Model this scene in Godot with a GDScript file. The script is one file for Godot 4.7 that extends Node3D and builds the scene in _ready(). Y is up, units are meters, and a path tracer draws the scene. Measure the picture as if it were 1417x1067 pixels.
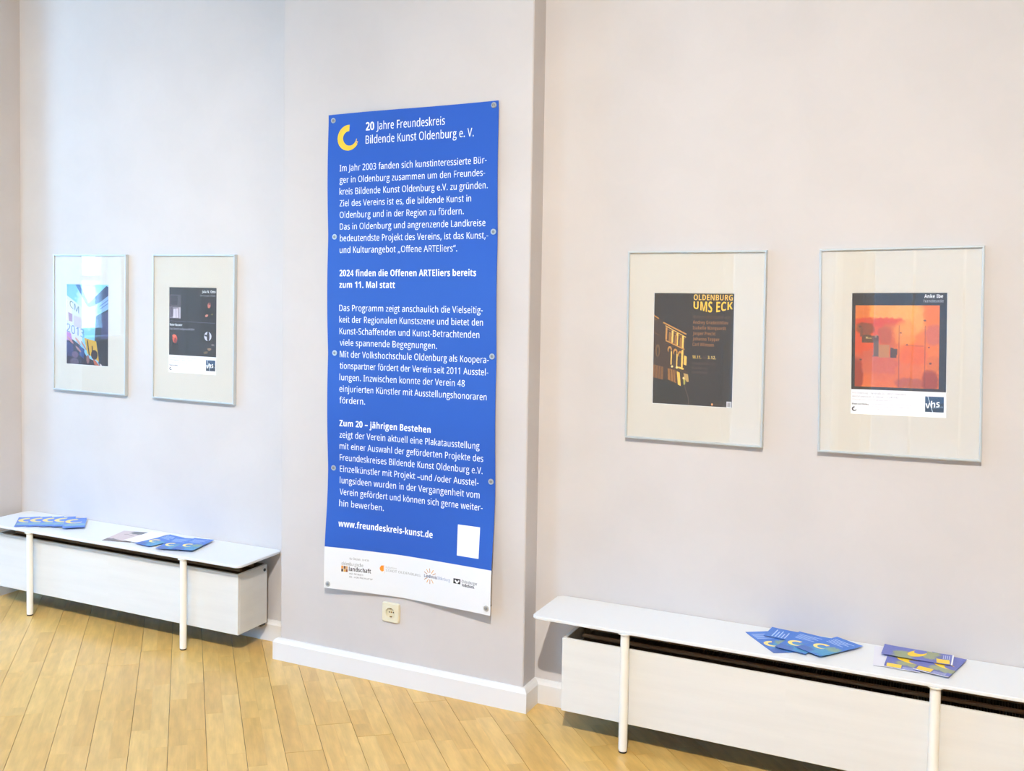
extends Node3D

# World: x runs right along the exhibition wall, y up, z out of the wall into the room; metres.
const ROOM_L := -5.0  # left wall out of view, set near so its daylight fades faster
const ROOM_R := 5.0
const ROOM_F := 5.2  # front wall out of view, set near so its daylight fades faster
const CEIL := 5.2  # ceiling out of view, raised to even out the lamp light
const PIER := 0.12        # face of the piers
const REC_L := -0.06      # back of the left recess
const REC_R := 0.0        # back of the right recess
const PIER_X0 := -1.149   # middle pier from here to x = 0
const LEFT_X := -2.97     # right flank of the left pier
const RIGHT_X := 1.83     # left flank of the right pier
const PIER_L := 0.09      # face of the left pier
const SKIRT_H := 0.093
const SKIRT_T := 0.024

var rng := RandomNumberGenerator.new()
var used := {}
var font_plain: SystemFont
var font_bold: SystemFont
var cam_c := Vector3(1.4902, 1.641, 3.7959)
var cam_r := Vector3(0.8853005, 0.0123269, -0.464856)
var cam_u := Vector3(-0.0314013, 0.9989516, -0.0333128)
var cam_f := Vector3(-0.463958, -0.0440889, -0.8847594)
const FOCAL := 1431.1
const SHIFT := Vector2(116.83, -73.88)


# ---------------------------------------------------------------- naming
func numbered(called: String) -> String:
	if not used.has(called):
		used[called] = 0
		return called
	used[called] += 1
	return "%s_%03d" % [called, used[called]]


func tag(o: Node, label: String, category: String, group := "") -> Node:
	o.set_meta("label", label)
	o.set_meta("category", category)
	if group:
		o.set_meta("group", group)
	return o


func thing(called: String, label: String, category: String, at := Vector3.ZERO, group := "") -> Node3D:
	var o := Node3D.new()
	o.name = numbered(called)
	add_child(o)
	o.position = at
	tag(o, label, category, group)
	return o


func part(called: String, mesh: Mesh, mat: Material, parent: Node, at := Vector3.ZERO) -> MeshInstance3D:
	var o := MeshInstance3D.new()
	o.mesh = mesh
	o.material_override = mat
	o.name = called
	o.position = at
	o.cast_shadow = GeometryInstance3D.SHADOW_CASTING_SETTING_ON
	parent.add_child(o, true)
	return o


func structure(called: String, mesh: Mesh, mat: Material, at := Vector3.ZERO) -> MeshInstance3D:
	var o := part(called, mesh, mat, self, at)
	o.set_meta("kind", "structure")
	return o


# ---------------------------------------------------------------- meshes
func tri(st: SurfaceTool, a: Vector3, b: Vector3, c: Vector3, n: Vector3) -> void:
	# clockwise seen from the side that n points to
	if (b - a).cross(c - a).dot(n) > 0.0:
		var t := b
		b = c
		c = t
	st.add_vertex(a)
	st.add_vertex(b)
	st.add_vertex(c)


func quad(st: SurfaceTool, a: Vector3, b: Vector3, c: Vector3, d: Vector3, n: Vector3) -> void:
	tri(st, a, b, c, n)
	tri(st, a, c, d, n)


func begin() -> SurfaceTool:
	var st := SurfaceTool.new()
	st.begin(Mesh.PRIMITIVE_TRIANGLES)
	st.set_smooth_group(-1)
	return st


func done(st: SurfaceTool) -> ArrayMesh:
	st.generate_normals()
	return st.commit()


func add_box(st: SurfaceTool, lo: Vector3, hi: Vector3, bevel := 0.0) -> void:
	# chamfered box
	var c := (lo + hi) / 2.0
	var h := (hi - lo) / 2.0
	var b := minf(bevel, minf(h.x, minf(h.y, h.z)) * 0.9)
	for ax in 3:
		var u := (ax + 1) % 3
		var v := (ax + 2) % 3
		for s in [-1.0, 1.0]:
			var p := []
			for k in [[-1, -1], [1, -1], [1, 1], [-1, 1]]:
				var q := Vector3.ZERO
				q[ax] = s * h[ax]
				q[u] = k[0] * (h[u] - b)
				q[v] = k[1] * (h[v] - b)
				p.append(c + q)
			var n := Vector3.ZERO
			n[ax] = s
			quad(st, p[0], p[1], p[2], p[3], n)
	if b <= 0.0:
		return
	for ax in 3:
		var u := (ax + 1) % 3
		var v := (ax + 2) % 3
		for su in [-1.0, 1.0]:
			for sv in [-1.0, 1.0]:
				var p := []
				for k in [[-1, 0], [1, 0], [1, 1], [-1, 1]]:
					var q := Vector3.ZERO
					q[ax] = k[0] * (h[ax] - b)
					q[u] = su * (h[u] - (b if k[1] == 1 else 0.0))
					q[v] = sv * (h[v] - (b if k[1] == 0 else 0.0))
					p.append(c + q)
				var n := Vector3.ZERO
				n[u] = su
				n[v] = sv
				quad(st, p[0], p[1], p[2], p[3], n)
	for sx in [-1.0, 1.0]:
		for sy in [-1.0, 1.0]:
			for sz in [-1.0, 1.0]:
				var g := Vector3(sx, sy, sz)
				tri(st, c + g * Vector3(h.x, h.y - b, h.z - b), c + g * Vector3(h.x - b, h.y, h.z - b), c + g * Vector3(h.x - b, h.y - b, h.z), g)


func box(lo: Vector3, hi: Vector3, bevel := 0.0) -> ArrayMesh:
	var st := begin()
	add_box(st, lo, hi, bevel)
	return done(st)


func rounded_rect(x0: float, y0: float, x1: float, y1: float, r: float, n := 6) -> PackedVector2Array:
	var out := PackedVector2Array()
	for k in [[x1 - r, y1 - r, 0.0], [x0 + r, y1 - r, 90.0], [x0 + r, y0 + r, 180.0], [x1 - r, y0 + r, 270.0]]:
		for i in n + 1:
			var a := deg_to_rad(k[2] + 90.0 * i / n)
			out.append(Vector2(k[0] + r * cos(a), k[1] + r * sin(a)))
	return out


func add_prism(st: SurfaceTool, poly: PackedVector2Array, lo: float, hi: float, bevel: float, axis: int) -> void:
	# convex outline, extruded along an axis (1: outline in x, z; 2: outline in x, y); both rims bevelled
	var mid := Vector2.ZERO
	for p in poly:
		mid += p / poly.size()
	var put := func(p: Vector2, h: float) -> Vector3:
		return Vector3(p.x, h, p.y) if axis == 1 else Vector3(p.x, p.y, h)
	var rim := func(p: Vector2) -> Vector2:
		return p + (mid - p).limit_length(1.0) * 0.0 + Vector2(signf(mid.x - p.x) * minf(bevel, absf(mid.x - p.x)), signf(mid.y - p.y) * minf(bevel, absf(mid.y - p.y)))
	var up := Vector3.UP if axis == 1 else Vector3.BACK
	var n := poly.size()
	for i in n:
		var a := poly[i]
		var b := poly[(i + 1) % n]
		if a.distance_to(b) < 1e-6:
			continue
		var out2 := ((a + b) / 2.0 - mid)
		var nrm: Vector3 = put.call(Vector2(out2.x, out2.y), 0.0)
		var ai: Vector2 = rim.call(a)
		var bi: Vector2 = rim.call(b)
		quad(st, put.call(a, lo + bevel), put.call(b, lo + bevel), put.call(b, hi - bevel), put.call(a, hi - bevel), nrm)
		if bevel > 0.0:
			quad(st, put.call(a, hi - bevel), put.call(b, hi - bevel), put.call(bi, hi), put.call(ai, hi), nrm.normalized() + up)
			quad(st, put.call(a, lo + bevel), put.call(b, lo + bevel), put.call(bi, lo), put.call(ai, lo), nrm.normalized() - up)
		tri(st, put.call(ai, hi), put.call(bi, hi), put.call(mid, hi), up)
		tri(st, put.call(ai, lo), put.call(bi, lo), put.call(mid, lo), -up)


func prism(poly: PackedVector2Array, lo: float, hi: float, bevel: float, axis: int) -> ArrayMesh:
	var st := begin()
	add_prism(st, poly, lo, hi, bevel, axis)
	return done(st)


func add_lathe(st: SurfaceTool, prof: Array, at: Vector3, axis: int, n := 20) -> void:
	# profile of (radius, height) pairs turned about y (axis 1) or z (axis 2)
	for k in prof.size() - 1:
		var p: Vector2 = prof[k]
		var q: Vector2 = prof[k + 1]
		for i in n:
			var a := TAU * i / n
			var b := TAU * (i + 1) / n
			var c := []
			for e in [[p, a], [p, b], [q, b], [q, a]]:
				var w: Vector2 = e[0]
				var x: float = w.x * cos(e[1])
				var y: float = w.x * sin(e[1])
				c.append(at + (Vector3(x, w.y, y) if axis == 1 else Vector3(x, y, w.y)))
			var along := q - p
			var nr := Vector2(along.y, -along.x)
			var m := (a + b) / 2.0
			var nn := Vector3(nr.x * cos(m), nr.y, nr.x * sin(m)) if axis == 1 else Vector3(nr.x * cos(m), nr.x * sin(m), nr.y)
			if p.x > 1e-6:
				tri(st, c[0], c[1], c[2], nn)
			if q.x > 1e-6:
				tri(st, c[0], c[2], c[3], nn)


func lathe(prof: Array, axis: int, n := 20) -> ArrayMesh:
	var st := SurfaceTool.new()
	st.begin(Mesh.PRIMITIVE_TRIANGLES)
	st.set_smooth_group(-1)
	add_lathe(st, prof, Vector3.ZERO, axis, n)
	return done(st)


func ring(r: float, t: float, n := 20, m := 8) -> ArrayMesh:
	var prof := []
	for i in m + 1:
		var a := TAU * i / m
		prof.append(Vector2(r + t * cos(a), t * sin(a)))
	return lathe(prof, 2, n)


func sheet(w: float, h: float, t: float, lift: Callable, nx := 10, ny := 10) -> ArrayMesh:
	# a bent sheet in x, y (origin at its middle, +y its top), front towards +z, with a real thickness; uv 0..1 from the top left
	var st := SurfaceTool.new()
	st.begin(Mesh.PRIMITIVE_TRIANGLES)
	var at := func(i: int, j: int, back: bool) -> Vector3:
		var u := float(i) / nx
		var v := float(j) / ny
		return Vector3((u - 0.5) * w, (0.5 - v) * h, lift.call(u, v) - (t if back else 0.0))
	var put := func(i: int, j: int, back: bool) -> void:
		st.set_uv(Vector2(float(i) / nx, float(j) / ny))
		st.add_vertex(at.call(i, j, back))
	st.set_smooth_group(1)
	for i in nx:
		for j in ny:
			for k in [[0, 0], [1, 0], [1, 1], [0, 0], [1, 1], [0, 1]]:
				put.call(i + k[0], j + k[1], false)
	st.set_smooth_group(2)
	for i in nx:
		for j in ny:
			for k in [[0, 0], [1, 1], [1, 0], [0, 0], [0, 1], [1, 1]]:
				put.call(i + k[0], j + k[1], true)
	st.set_smooth_group(-1)
	for i in nx:
		for e in [[0, 1], [ny, -1]]:
			var a := [[i, e[0], false], [i + 1, e[0], false], [i + 1, e[0], true], [i, e[0], false], [i + 1, e[0], true], [i, e[0], true]]
			if e[1] == 1:
				a.reverse()
			for k in a:
				put.call(k[0], k[1], k[2])
	for j in ny:
		for e in [[0, -1], [nx, 1]]:
			var a := [[e[0], j, false], [e[0], j + 1, false], [e[0], j + 1, true], [e[0], j, false], [e[0], j + 1, true], [e[0], j, true]]
			if e[1] == 1:
				a.reverse()
			for k in a:
				put.call(k[0], k[1], k[2])
	st.generate_normals()
	return st.commit()


# ---------------------------------------------------------------- materials
func paint(c: Color, rough := 0.6, spec := 0.5) -> StandardMaterial3D:
	var m := StandardMaterial3D.new()
	m.albedo_color = c
	m.roughness = rough
	m.metallic_specular = spec
	return m


func noise_tex(freq: float, lo: Color, hi: Color, seed_: int, size := 512, stretch := 1.0) -> ImageTexture:
	var n := FastNoiseLite.new()
	n.seed = seed_
	n.frequency = freq
	n.fractal_octaves = 4
	var im := n.get_seamless_image(size, size, false, false, 0.1)
	im.convert(Image.FORMAT_RGB8)
	var out := Image.create(size, size, false, Image.FORMAT_RGB8)
	for y in size:
		for x in size:
			var v := im.get_pixel(int(x / stretch) % size, y).r
			out.set_pixel(x, y, lo.lerp(hi, v))
	return ImageTexture.create_from_image(out)


func print_mat(im: Image, rough := 0.55, spec := 0.4) -> StandardMaterial3D:
	var m := StandardMaterial3D.new()
	m.albedo_texture = ImageTexture.create_from_image(im)
	m.roughness = rough
	m.metallic_specular = spec
	m.texture_repeat = false
	return m


# ---------------------------------------------------------------- printing on pictures
func fill_poly(im: Image, pts: Array, c: Color) -> void:
	var y0 := 1e9
	var y1 := -1e9
	for p in pts:
		y0 = minf(y0, p.y)
		y1 = maxf(y1, p.y)
	var h := im.get_height()
	var w := im.get_width()
	for y in range(maxi(0, int(floor(y0))), mini(h, int(ceil(y1)) + 1)):
		var yy: float = y + 0.5
		var xs := []
		for i in pts.size():
			var a: Vector2 = pts[i]
			var b: Vector2 = pts[(i + 1) % pts.size()]
			if (a.y <= yy) != (b.y <= yy):
				xs.append(a.x + (yy - a.y) / (b.y - a.y) * (b.x - a.x))
		xs.sort()
		for k in range(0, xs.size() - 1, 2):
			var xa := clampi(int(round(xs[k])), 0, w)
			var xb := clampi(int(round(xs[k + 1])), 0, w)
			if xb > xa:
				if c.a < 1.0:
					for x in range(xa, xb):
						im.set_pixel(x, y, im.get_pixel(x, y).lerp(Color(c.r, c.g, c.b), c.a))
				else:
					im.fill_rect(Rect2i(xa, y, xb - xa, 1), c)


func oval(cx: float, cy: float, rx: float, ry: float, turn := 0.0, n := 28) -> Array:
	var out := []
	for i in n:
		var a := TAU * i / n
		out.append(Vector2(cx, cy) + Vector2(rx * cos(a), ry * sin(a)).rotated(turn))
	return out


func stroke(im: Image, a: Vector2, b: Vector2, w: float, c: Color) -> void:
	var n := (b - a).orthogonal().normalized() * w / 2.0
	fill_poly(im, [a + n, b + n, b - n, a - n], c)


func brush_c(im: Image, cx: float, cy: float, r: float, t: float, c: Color, tip: Color, turn := 0.0) -> void:
	# the open ring painted with a flat brush: blunt at the top, thinning to a ragged tip at the lower right
	for k in 5:
		var pts := []
		var back := []
		var f0 := k / 5.0
		var f1 := (k + 1) / 5.0
		var last := 352.0 - 9.0 * (k % 3) - 4.0 * k
		for i in 41:
			var deg := 85.0 + (last - 85.0) * i / 40.0
			var thin := 1.0 - 0.5 * smoothstep(0.45, 1.0, i / 40.0)
			var a := -deg_to_rad(deg) + turn
			var rr := r - t * thin * 0.5 + t * thin * f0 + (t * (1.0 - thin)) * 0.25
			var r2 := r - t * thin * 0.5 + t * thin * f1 + (t * (1.0 - thin)) * 0.25 + 0.6
			pts.append(Vector2(cx + rr * cos(a), cy + rr * sin(a)))
			back.append(Vector2(cx + r2 * cos(a), cy + r2 * sin(a)))
		back.reverse()
		fill_poly(im, pts + back, c.lerp(tip, 0.35 if k % 2 else 0.0))


var glyphs := {}
func text_tris(s: String, bold: bool) -> Array:
	# [triangles of the flat lettering in em units with the baseline at 0, left, right]
	var key := s + ("|b" if bold else "|r")
	if glyphs.has(key):
		return glyphs[key]
	var base := 0.0
	var out := []
	for word in ["H", s]:
		var tm := TextMesh.new()
		tm.font = font_bold if bold else font_plain
		tm.font_size = 64
		tm.pixel_size = 1.0 / 64.0
		tm.depth = 0.0
		tm.curve_step = 1.5
		tm.horizontal_alignment = HORIZONTAL_ALIGNMENT_LEFT
		tm.text = word
		var arr := tm.get_mesh_arrays()
		var v: PackedVector3Array = arr[Mesh.ARRAY_VERTEX]
		var ix: PackedInt32Array = arr[Mesh.ARRAY_INDEX] if arr[Mesh.ARRAY_INDEX] != null else PackedInt32Array(range(v.size()))
		if word == "H" and out.is_empty() and base == 0.0 and s != "H":
			base = 1e9
			for p in v:
				base = minf(base, p.y)
			continue
		var left := 1e9
		var right := -1e9
		var t := PackedVector2Array()
		for i in ix:
			t.append(Vector2(v[i].x, v[i].y - base))
			left = minf(left, v[i].x)
			right = maxf(right, v[i].x)
		out = [t, left, right]
	glyphs[key] = out
	return out


func write(im: Image, s: String, x: float, y: float, em: float, c: Color, width := -1.0, bold := false, warp: Variant = null) -> float:
	# letters with the baseline at pixel row y, starting at x, squeezed to a width in pixels where one is given; returns the right end
	var g := text_tris(s, bold)
	var t: PackedVector2Array = g[0]
	var sx: float = em if width < 0.0 else width / (g[2] - g[1])
	var left: float = g[1]
	for i in range(0, t.size(), 3):
		var p := []
		for k in 3:
			var q := Vector2(x + (t[i + k].x - left) * sx, y - t[i + k].y * em)
			if warp != null:
				q = warp.call(q)
			p.append(q)
		fill_poly(im, p, c)
	return x + (g[2] - left) * sx


func wash(w: int, h: int, base: Color, blobs: Array, grain := 0.03, seed_ := 1, wobble := 0.05) -> Image:
	# soft painted ground: blobs are [x, y, rx, ry, colour, strength] in shares of the picture
	var n := FastNoiseLite.new()
	n.seed = seed_
	n.frequency = 0.05
	var n2 := FastNoiseLite.new()
	n2.seed = seed_ + 7
	n2.frequency = 0.3
	var im := Image.create(w, h, false, Image.FORMAT_RGB8)
	for y in h:
		for x in w:
			var c := base
			var wob := n.get_noise_2d(x, y) * wobble
			var u := float(x) / w + wob
			var v := float(y) / h + n.get_noise_2d(x + 300, y) * wobble
			for b in blobs:
				var d: float = pow(absf(u - b[0]) / b[2], 3.0) + pow(absf(v - b[1]) / b[3], 3.0)
				if d < 2.0:
					c = c.lerp(b[4], b[5] * clampf(1.6 - d, 0.0, 1.0))
			var g := n2.get_noise_2d(x, y) * grain + wob * grain * 8.0
			im.set_pixel(x, y, Color(clampf(c.r + g, 0, 1), clampf(c.g + g, 0, 1), clampf(c.b + g, 0, 1)))
	return im


func _ready() -> void:
	rng.seed = 20
	font_plain = SystemFont.new()
	font_plain.font_names = PackedStringArray(["Droid Sans"])
	font_bold = SystemFont.new()
	font_bold.font_names = PackedStringArray(["Droid Sans"])
	font_bold.font_weight = 700
	make_camera()
	make_light()
	make_shell()
	make_floor()
	make_benches()
	make_banner()
	make_frames()
	make_socket()
	make_flyers()


# ---------------------------------------------------------------- camera, sky, light
func make_camera() -> void:
	var cam := Camera3D.new()
	cam.name = "camera"
	cam.projection = Camera3D.PROJECTION_FRUSTUM
	cam.near = 0.05
	cam.far = 200.0
	cam.size = 1067.0 / FOCAL * cam.near
	cam.frustum_offset = SHIFT / FOCAL * cam.near
	cam.transform = Transform3D(Basis(cam_r, cam_u, -cam_f), cam_c)
	add_child(cam)
	cam.current = true


func make_light() -> void:
	var env := Environment.new()
	env.background_mode = Environment.BG_SKY
	var sky := Sky.new()
	var sm := ProceduralSkyMaterial.new()
	sm.sky_top_color = Color(0.50, 0.74, 1.0)
	sm.sky_horizon_color = Color(0.57, 0.83, 1.0)
	sm.ground_horizon_color = Color(0.58, 0.78, 0.93)
	sm.ground_curve = 0.3
	sm.ground_bottom_color = Color(0.42, 0.52, 0.56)
	sm.sun_angle_max = 0.0
	sky.sky_material = sm
	env.sky = sky
	env.background_energy_multiplier = 26.0
	env.tonemap_mode = Environment.TONE_MAPPER_LINEAR
	env.tonemap_exposure = 0.98
	env.sdfgi_enabled = true
	env.ssao_enabled = true
	env.ssil_enabled = true
	var we := WorldEnvironment.new()
	we.name = "world_environment"
	we.environment = env
	add_child(we)
	# lamps out of view: two unseen spots, two flat panels added as fill
	unseen_spot_lamp(Vector3(-0.5, 4.98, 4.5), Vector3(-3.4, 1.2, 0.0), 20.0, 26.0, "unseen white ceiling spotlight placed to brighten the wall left of the banner")
	unseen_spot_lamp(Vector3(1.5, 4.98, 4.7), Vector3(0.5, 0.0, 1.2), 37.0, 45.0, "unseen white ceiling spotlight placed to light the floor before the right bench")
	fill_panel_lamp(Vector3(-1.6, CEIL, 4.2), 1.2, "added square fill lamp on the ceiling nearest the curtained window")
	fill_panel_lamp(Vector3(2.6, CEIL, 3.6), 2.5, "added square fill lamp on the ceiling nearest the right side wall")


func unseen_spot_lamp(at: Vector3, to: Vector3, energy: float, cone: float, label: String) -> void:  # ceiling spot out of view, placed for what it lights
	var t := thing("unseen_ceiling_spotlight", label, "spotlight", at)
	var white := paint(Color(0.9, 0.9, 0.9), 0.4)
	var glow := paint(Color(1, 0.95, 0.88), 0.4)
	glow.emission_enabled = true
	glow.emission = Color(1.0, 0.90, 0.78)
	glow.emission_energy_multiplier = 6.0
	part("stem", lathe([Vector2(0.0, 0.0), Vector2(0.012, 0.0), Vector2(0.012, CEIL - at.y - 0.02), Vector2(0.05, CEIL - at.y - 0.02), Vector2(0.05, CEIL - at.y), Vector2(0.0, CEIL - at.y)], 1), white, t)
	var head := Node3D.new()
	head.name = "head"
	t.add_child(head)
	head.transform = Transform3D(Basis.looking_at(to - at), Vector3.ZERO)
	part("housing", lathe([Vector2(0.0, 0.07), Vector2(0.05, 0.065), Vector2(0.06, 0.0), Vector2(0.06, -0.08), Vector2(0.052, -0.08), Vector2(0.052, -0.06), Vector2(0.0, -0.06)], 2), white, head)
	part("lamp_lens", lathe([Vector2(0.0, -0.062), Vector2(0.052, -0.062), Vector2(0.052, -0.066), Vector2(0.0, -0.07)], 2), glow, head)
	var l := SpotLight3D.new()
	l.name = "spot"
	l.light_color = Color(1.0, 0.97, 0.93)
	l.light_energy = energy
	l.light_size = 0.05
	l.spot_angle = cone
	l.spot_angle_attenuation = 1.0
	l.spot_range = 15.0
	l.spot_attenuation = 2.0
	l.shadow_enabled = true
	l.position = Vector3(0, 0, -0.09)
	head.add_child(l)


func fill_panel_lamp(at: Vector3, energy: float, label: String) -> void:  # flat ceiling panel added as fill light
	var t := thing("added_ceiling_lamp", label, "ceiling lamp", at)
	var glow := paint(Color(1, 0.97, 0.92), 0.5)
	glow.emission_enabled = true
	glow.emission = Color(1.0, 0.94, 0.86)
	glow.emission_energy_multiplier = 2.5
	part("housing", box(Vector3(-0.62, -0.06, -0.62), Vector3(0.62, 0.0, 0.62), 0.006), paint(Color(0.9, 0.9, 0.9), 0.4), t)
	part("lamp_diffuser", box(Vector3(-0.6, -0.068, -0.6), Vector3(0.6, -0.0605, 0.6), 0.003), glow, t)
	var l := AreaLight3D.new()
	l.name = "area"
	l.area_size = Vector2(1.2, 1.2)
	l.light_color = Color(1.0, 0.97, 0.93)
	l.light_energy = energy
	l.area_range = 15.0
	l.area_attenuation = 2.0
	l.shadow_enabled = true
	l.position = Vector3(0, -0.075, 0)
	l.rotation_degrees.x = -90.0
	t.add_child(l)


# ---------------------------------------------------------------- the room
func plaster() -> StandardMaterial3D:
	var m := paint(Color(0.81, 0.785, 0.77), 0.85, 0.3)
	m.albedo_texture = noise_tex(0.012, Color(0.975, 0.975, 0.975), Color(1, 1, 1), 3, 256)
	m.uv1_triplanar = true
	m.uv1_world_triplanar = true
	m.uv1_scale = Vector3(0.6, 0.6, 0.6)
	return m


func make_shell() -> void:
	var wm := plaster()
	var b := 0.004
	structure("wall_back_left", box(Vector3(LEFT_X, 0, -0.4), Vector3(PIER_X0, CEIL, REC_L)), wm)
	structure("wall_back_right", box(Vector3(0, 0, -0.4), Vector3(RIGHT_X, CEIL, REC_R)), wm)
	structure("wall_back_center", box(Vector3(PIER_X0, 0, -0.4), Vector3(0, CEIL, PIER), b), wm)
	structure("wall_back_far_left", box(Vector3(ROOM_L, 0, -0.4), Vector3(LEFT_X, CEIL, PIER_L), b), wm)
	structure("wall_back_far_right", box(Vector3(RIGHT_X, 0, -0.4), Vector3(ROOM_R, CEIL, PIER), b), wm)
	structure("wall_right", box(Vector3(ROOM_R, 0, -0.4), Vector3(ROOM_R + 0.3, CEIL, ROOM_F + 0.3)), wm)
	structure("ceiling", box(Vector3(ROOM_L - 0.3, CEIL, -0.4), Vector3(ROOM_R + 0.3, CEIL + 0.25, ROOM_F + 0.3)), wm)
	# left wall, out of view, round its window; opening sized for the daylight
	var z0 := 1.1
	var z1 := 2.79
	var y0 := 1.19
	var y1 := 4.2
	var st := begin()
	add_box(st, Vector3(ROOM_L - 0.3, 0, -0.4), Vector3(ROOM_L, CEIL, z0))
	add_box(st, Vector3(ROOM_L - 0.3, 0, z1), Vector3(ROOM_L, CEIL, ROOM_F + 0.3))
	add_box(st, Vector3(ROOM_L - 0.3, 0, z0), Vector3(ROOM_L, y0, z1))
	add_box(st, Vector3(ROOM_L - 0.3, y1, z0), Vector3(ROOM_L, CEIL, z1))
	structure("wall_left", done(st), wm)
	var wood := paint(Color(0.92, 0.92, 0.91), 0.4)
	var pane := paint(Color(1, 1, 1, 0.05), 0.02)
	pane.transparency = BaseMaterial3D.TRANSPARENCY_ALPHA
	var w := Node3D.new()
	w.name = "window_1"
	w.set_meta("kind", "structure")
	add_child(w)
	w.position = Vector3(ROOM_L - 0.2, 0, 0)
	st = begin()
	for z in [z0 + 0.03, z1 - 0.03]:
		add_box(st, Vector3(-0.04, y0, z - 0.03), Vector3(0.04, y1, z + 0.03), 0.004)
	for y in [y0 + 0.03, y1 - 0.03]:
		add_box(st, Vector3(-0.04, y - 0.03, z0 + 0.06), Vector3(0.04, y + 0.03, z1 - 0.06), 0.004)
	part("window_frame", done(st), wood, w)
	part("transom", box(Vector3(-0.03, 1.655, z0 + 0.06), Vector3(0.03, 1.70, z1 - 0.06), 0.004), wood, w)
	part("mullion", box(Vector3(-0.03, y0 + 0.06, 1.69), Vector3(0.03, y1 - 0.06, 1.75), 0.004), wood, w)
	part("window_pane", box(Vector3(-0.003, y0 + 0.06, z0 + 0.06), Vector3(0.003, y1 - 0.06, z1 - 0.06)), pane, w)
	part("window_sill", box(Vector3(0.2, y0 - 0.03, z0 - 0.05), Vector3(0.32, y0 + 0.005, z1 + 0.05), 0.006), wood, w)
	# unseen sheer curtain over part of it, placed for its pale reflection
	var cloth := paint(Color(0.93, 0.95, 0.97), 0.8)
	cloth.backlight_enabled = true
	cloth.backlight = Color(0.85, 0.9, 0.95)
	var ct := thing("unseen_sheer_curtain", "unseen long white sheer curtain in front of the side window", "curtain", Vector3(ROOM_L + 0.16, 0.05, 1.905))
	var cm := sheet(0.55, 4.3, 0.002, func(u, v): return 0.03 * sin(u * 32.0) + 0.01 * sin(u * 14.0 + v * 2.0), 60, 4)
	var cu := part("curtain_cloth", cm, cloth, ct, Vector3(0, 2.15, 0))
	cu.rotation_degrees.y = 90.0
	var rod := part("curtain_rod", lathe([Vector2(0.0, -0.95), Vector2(0.012, -0.95), Vector2(0.012, 0.95), Vector2(0.0, 0.95)], 2), wood, ct, Vector3(0, 4.31, 0.0))
	rod.name = "curtain_rod"
	make_front(wm, wood, pane)
	make_skirting()


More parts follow.
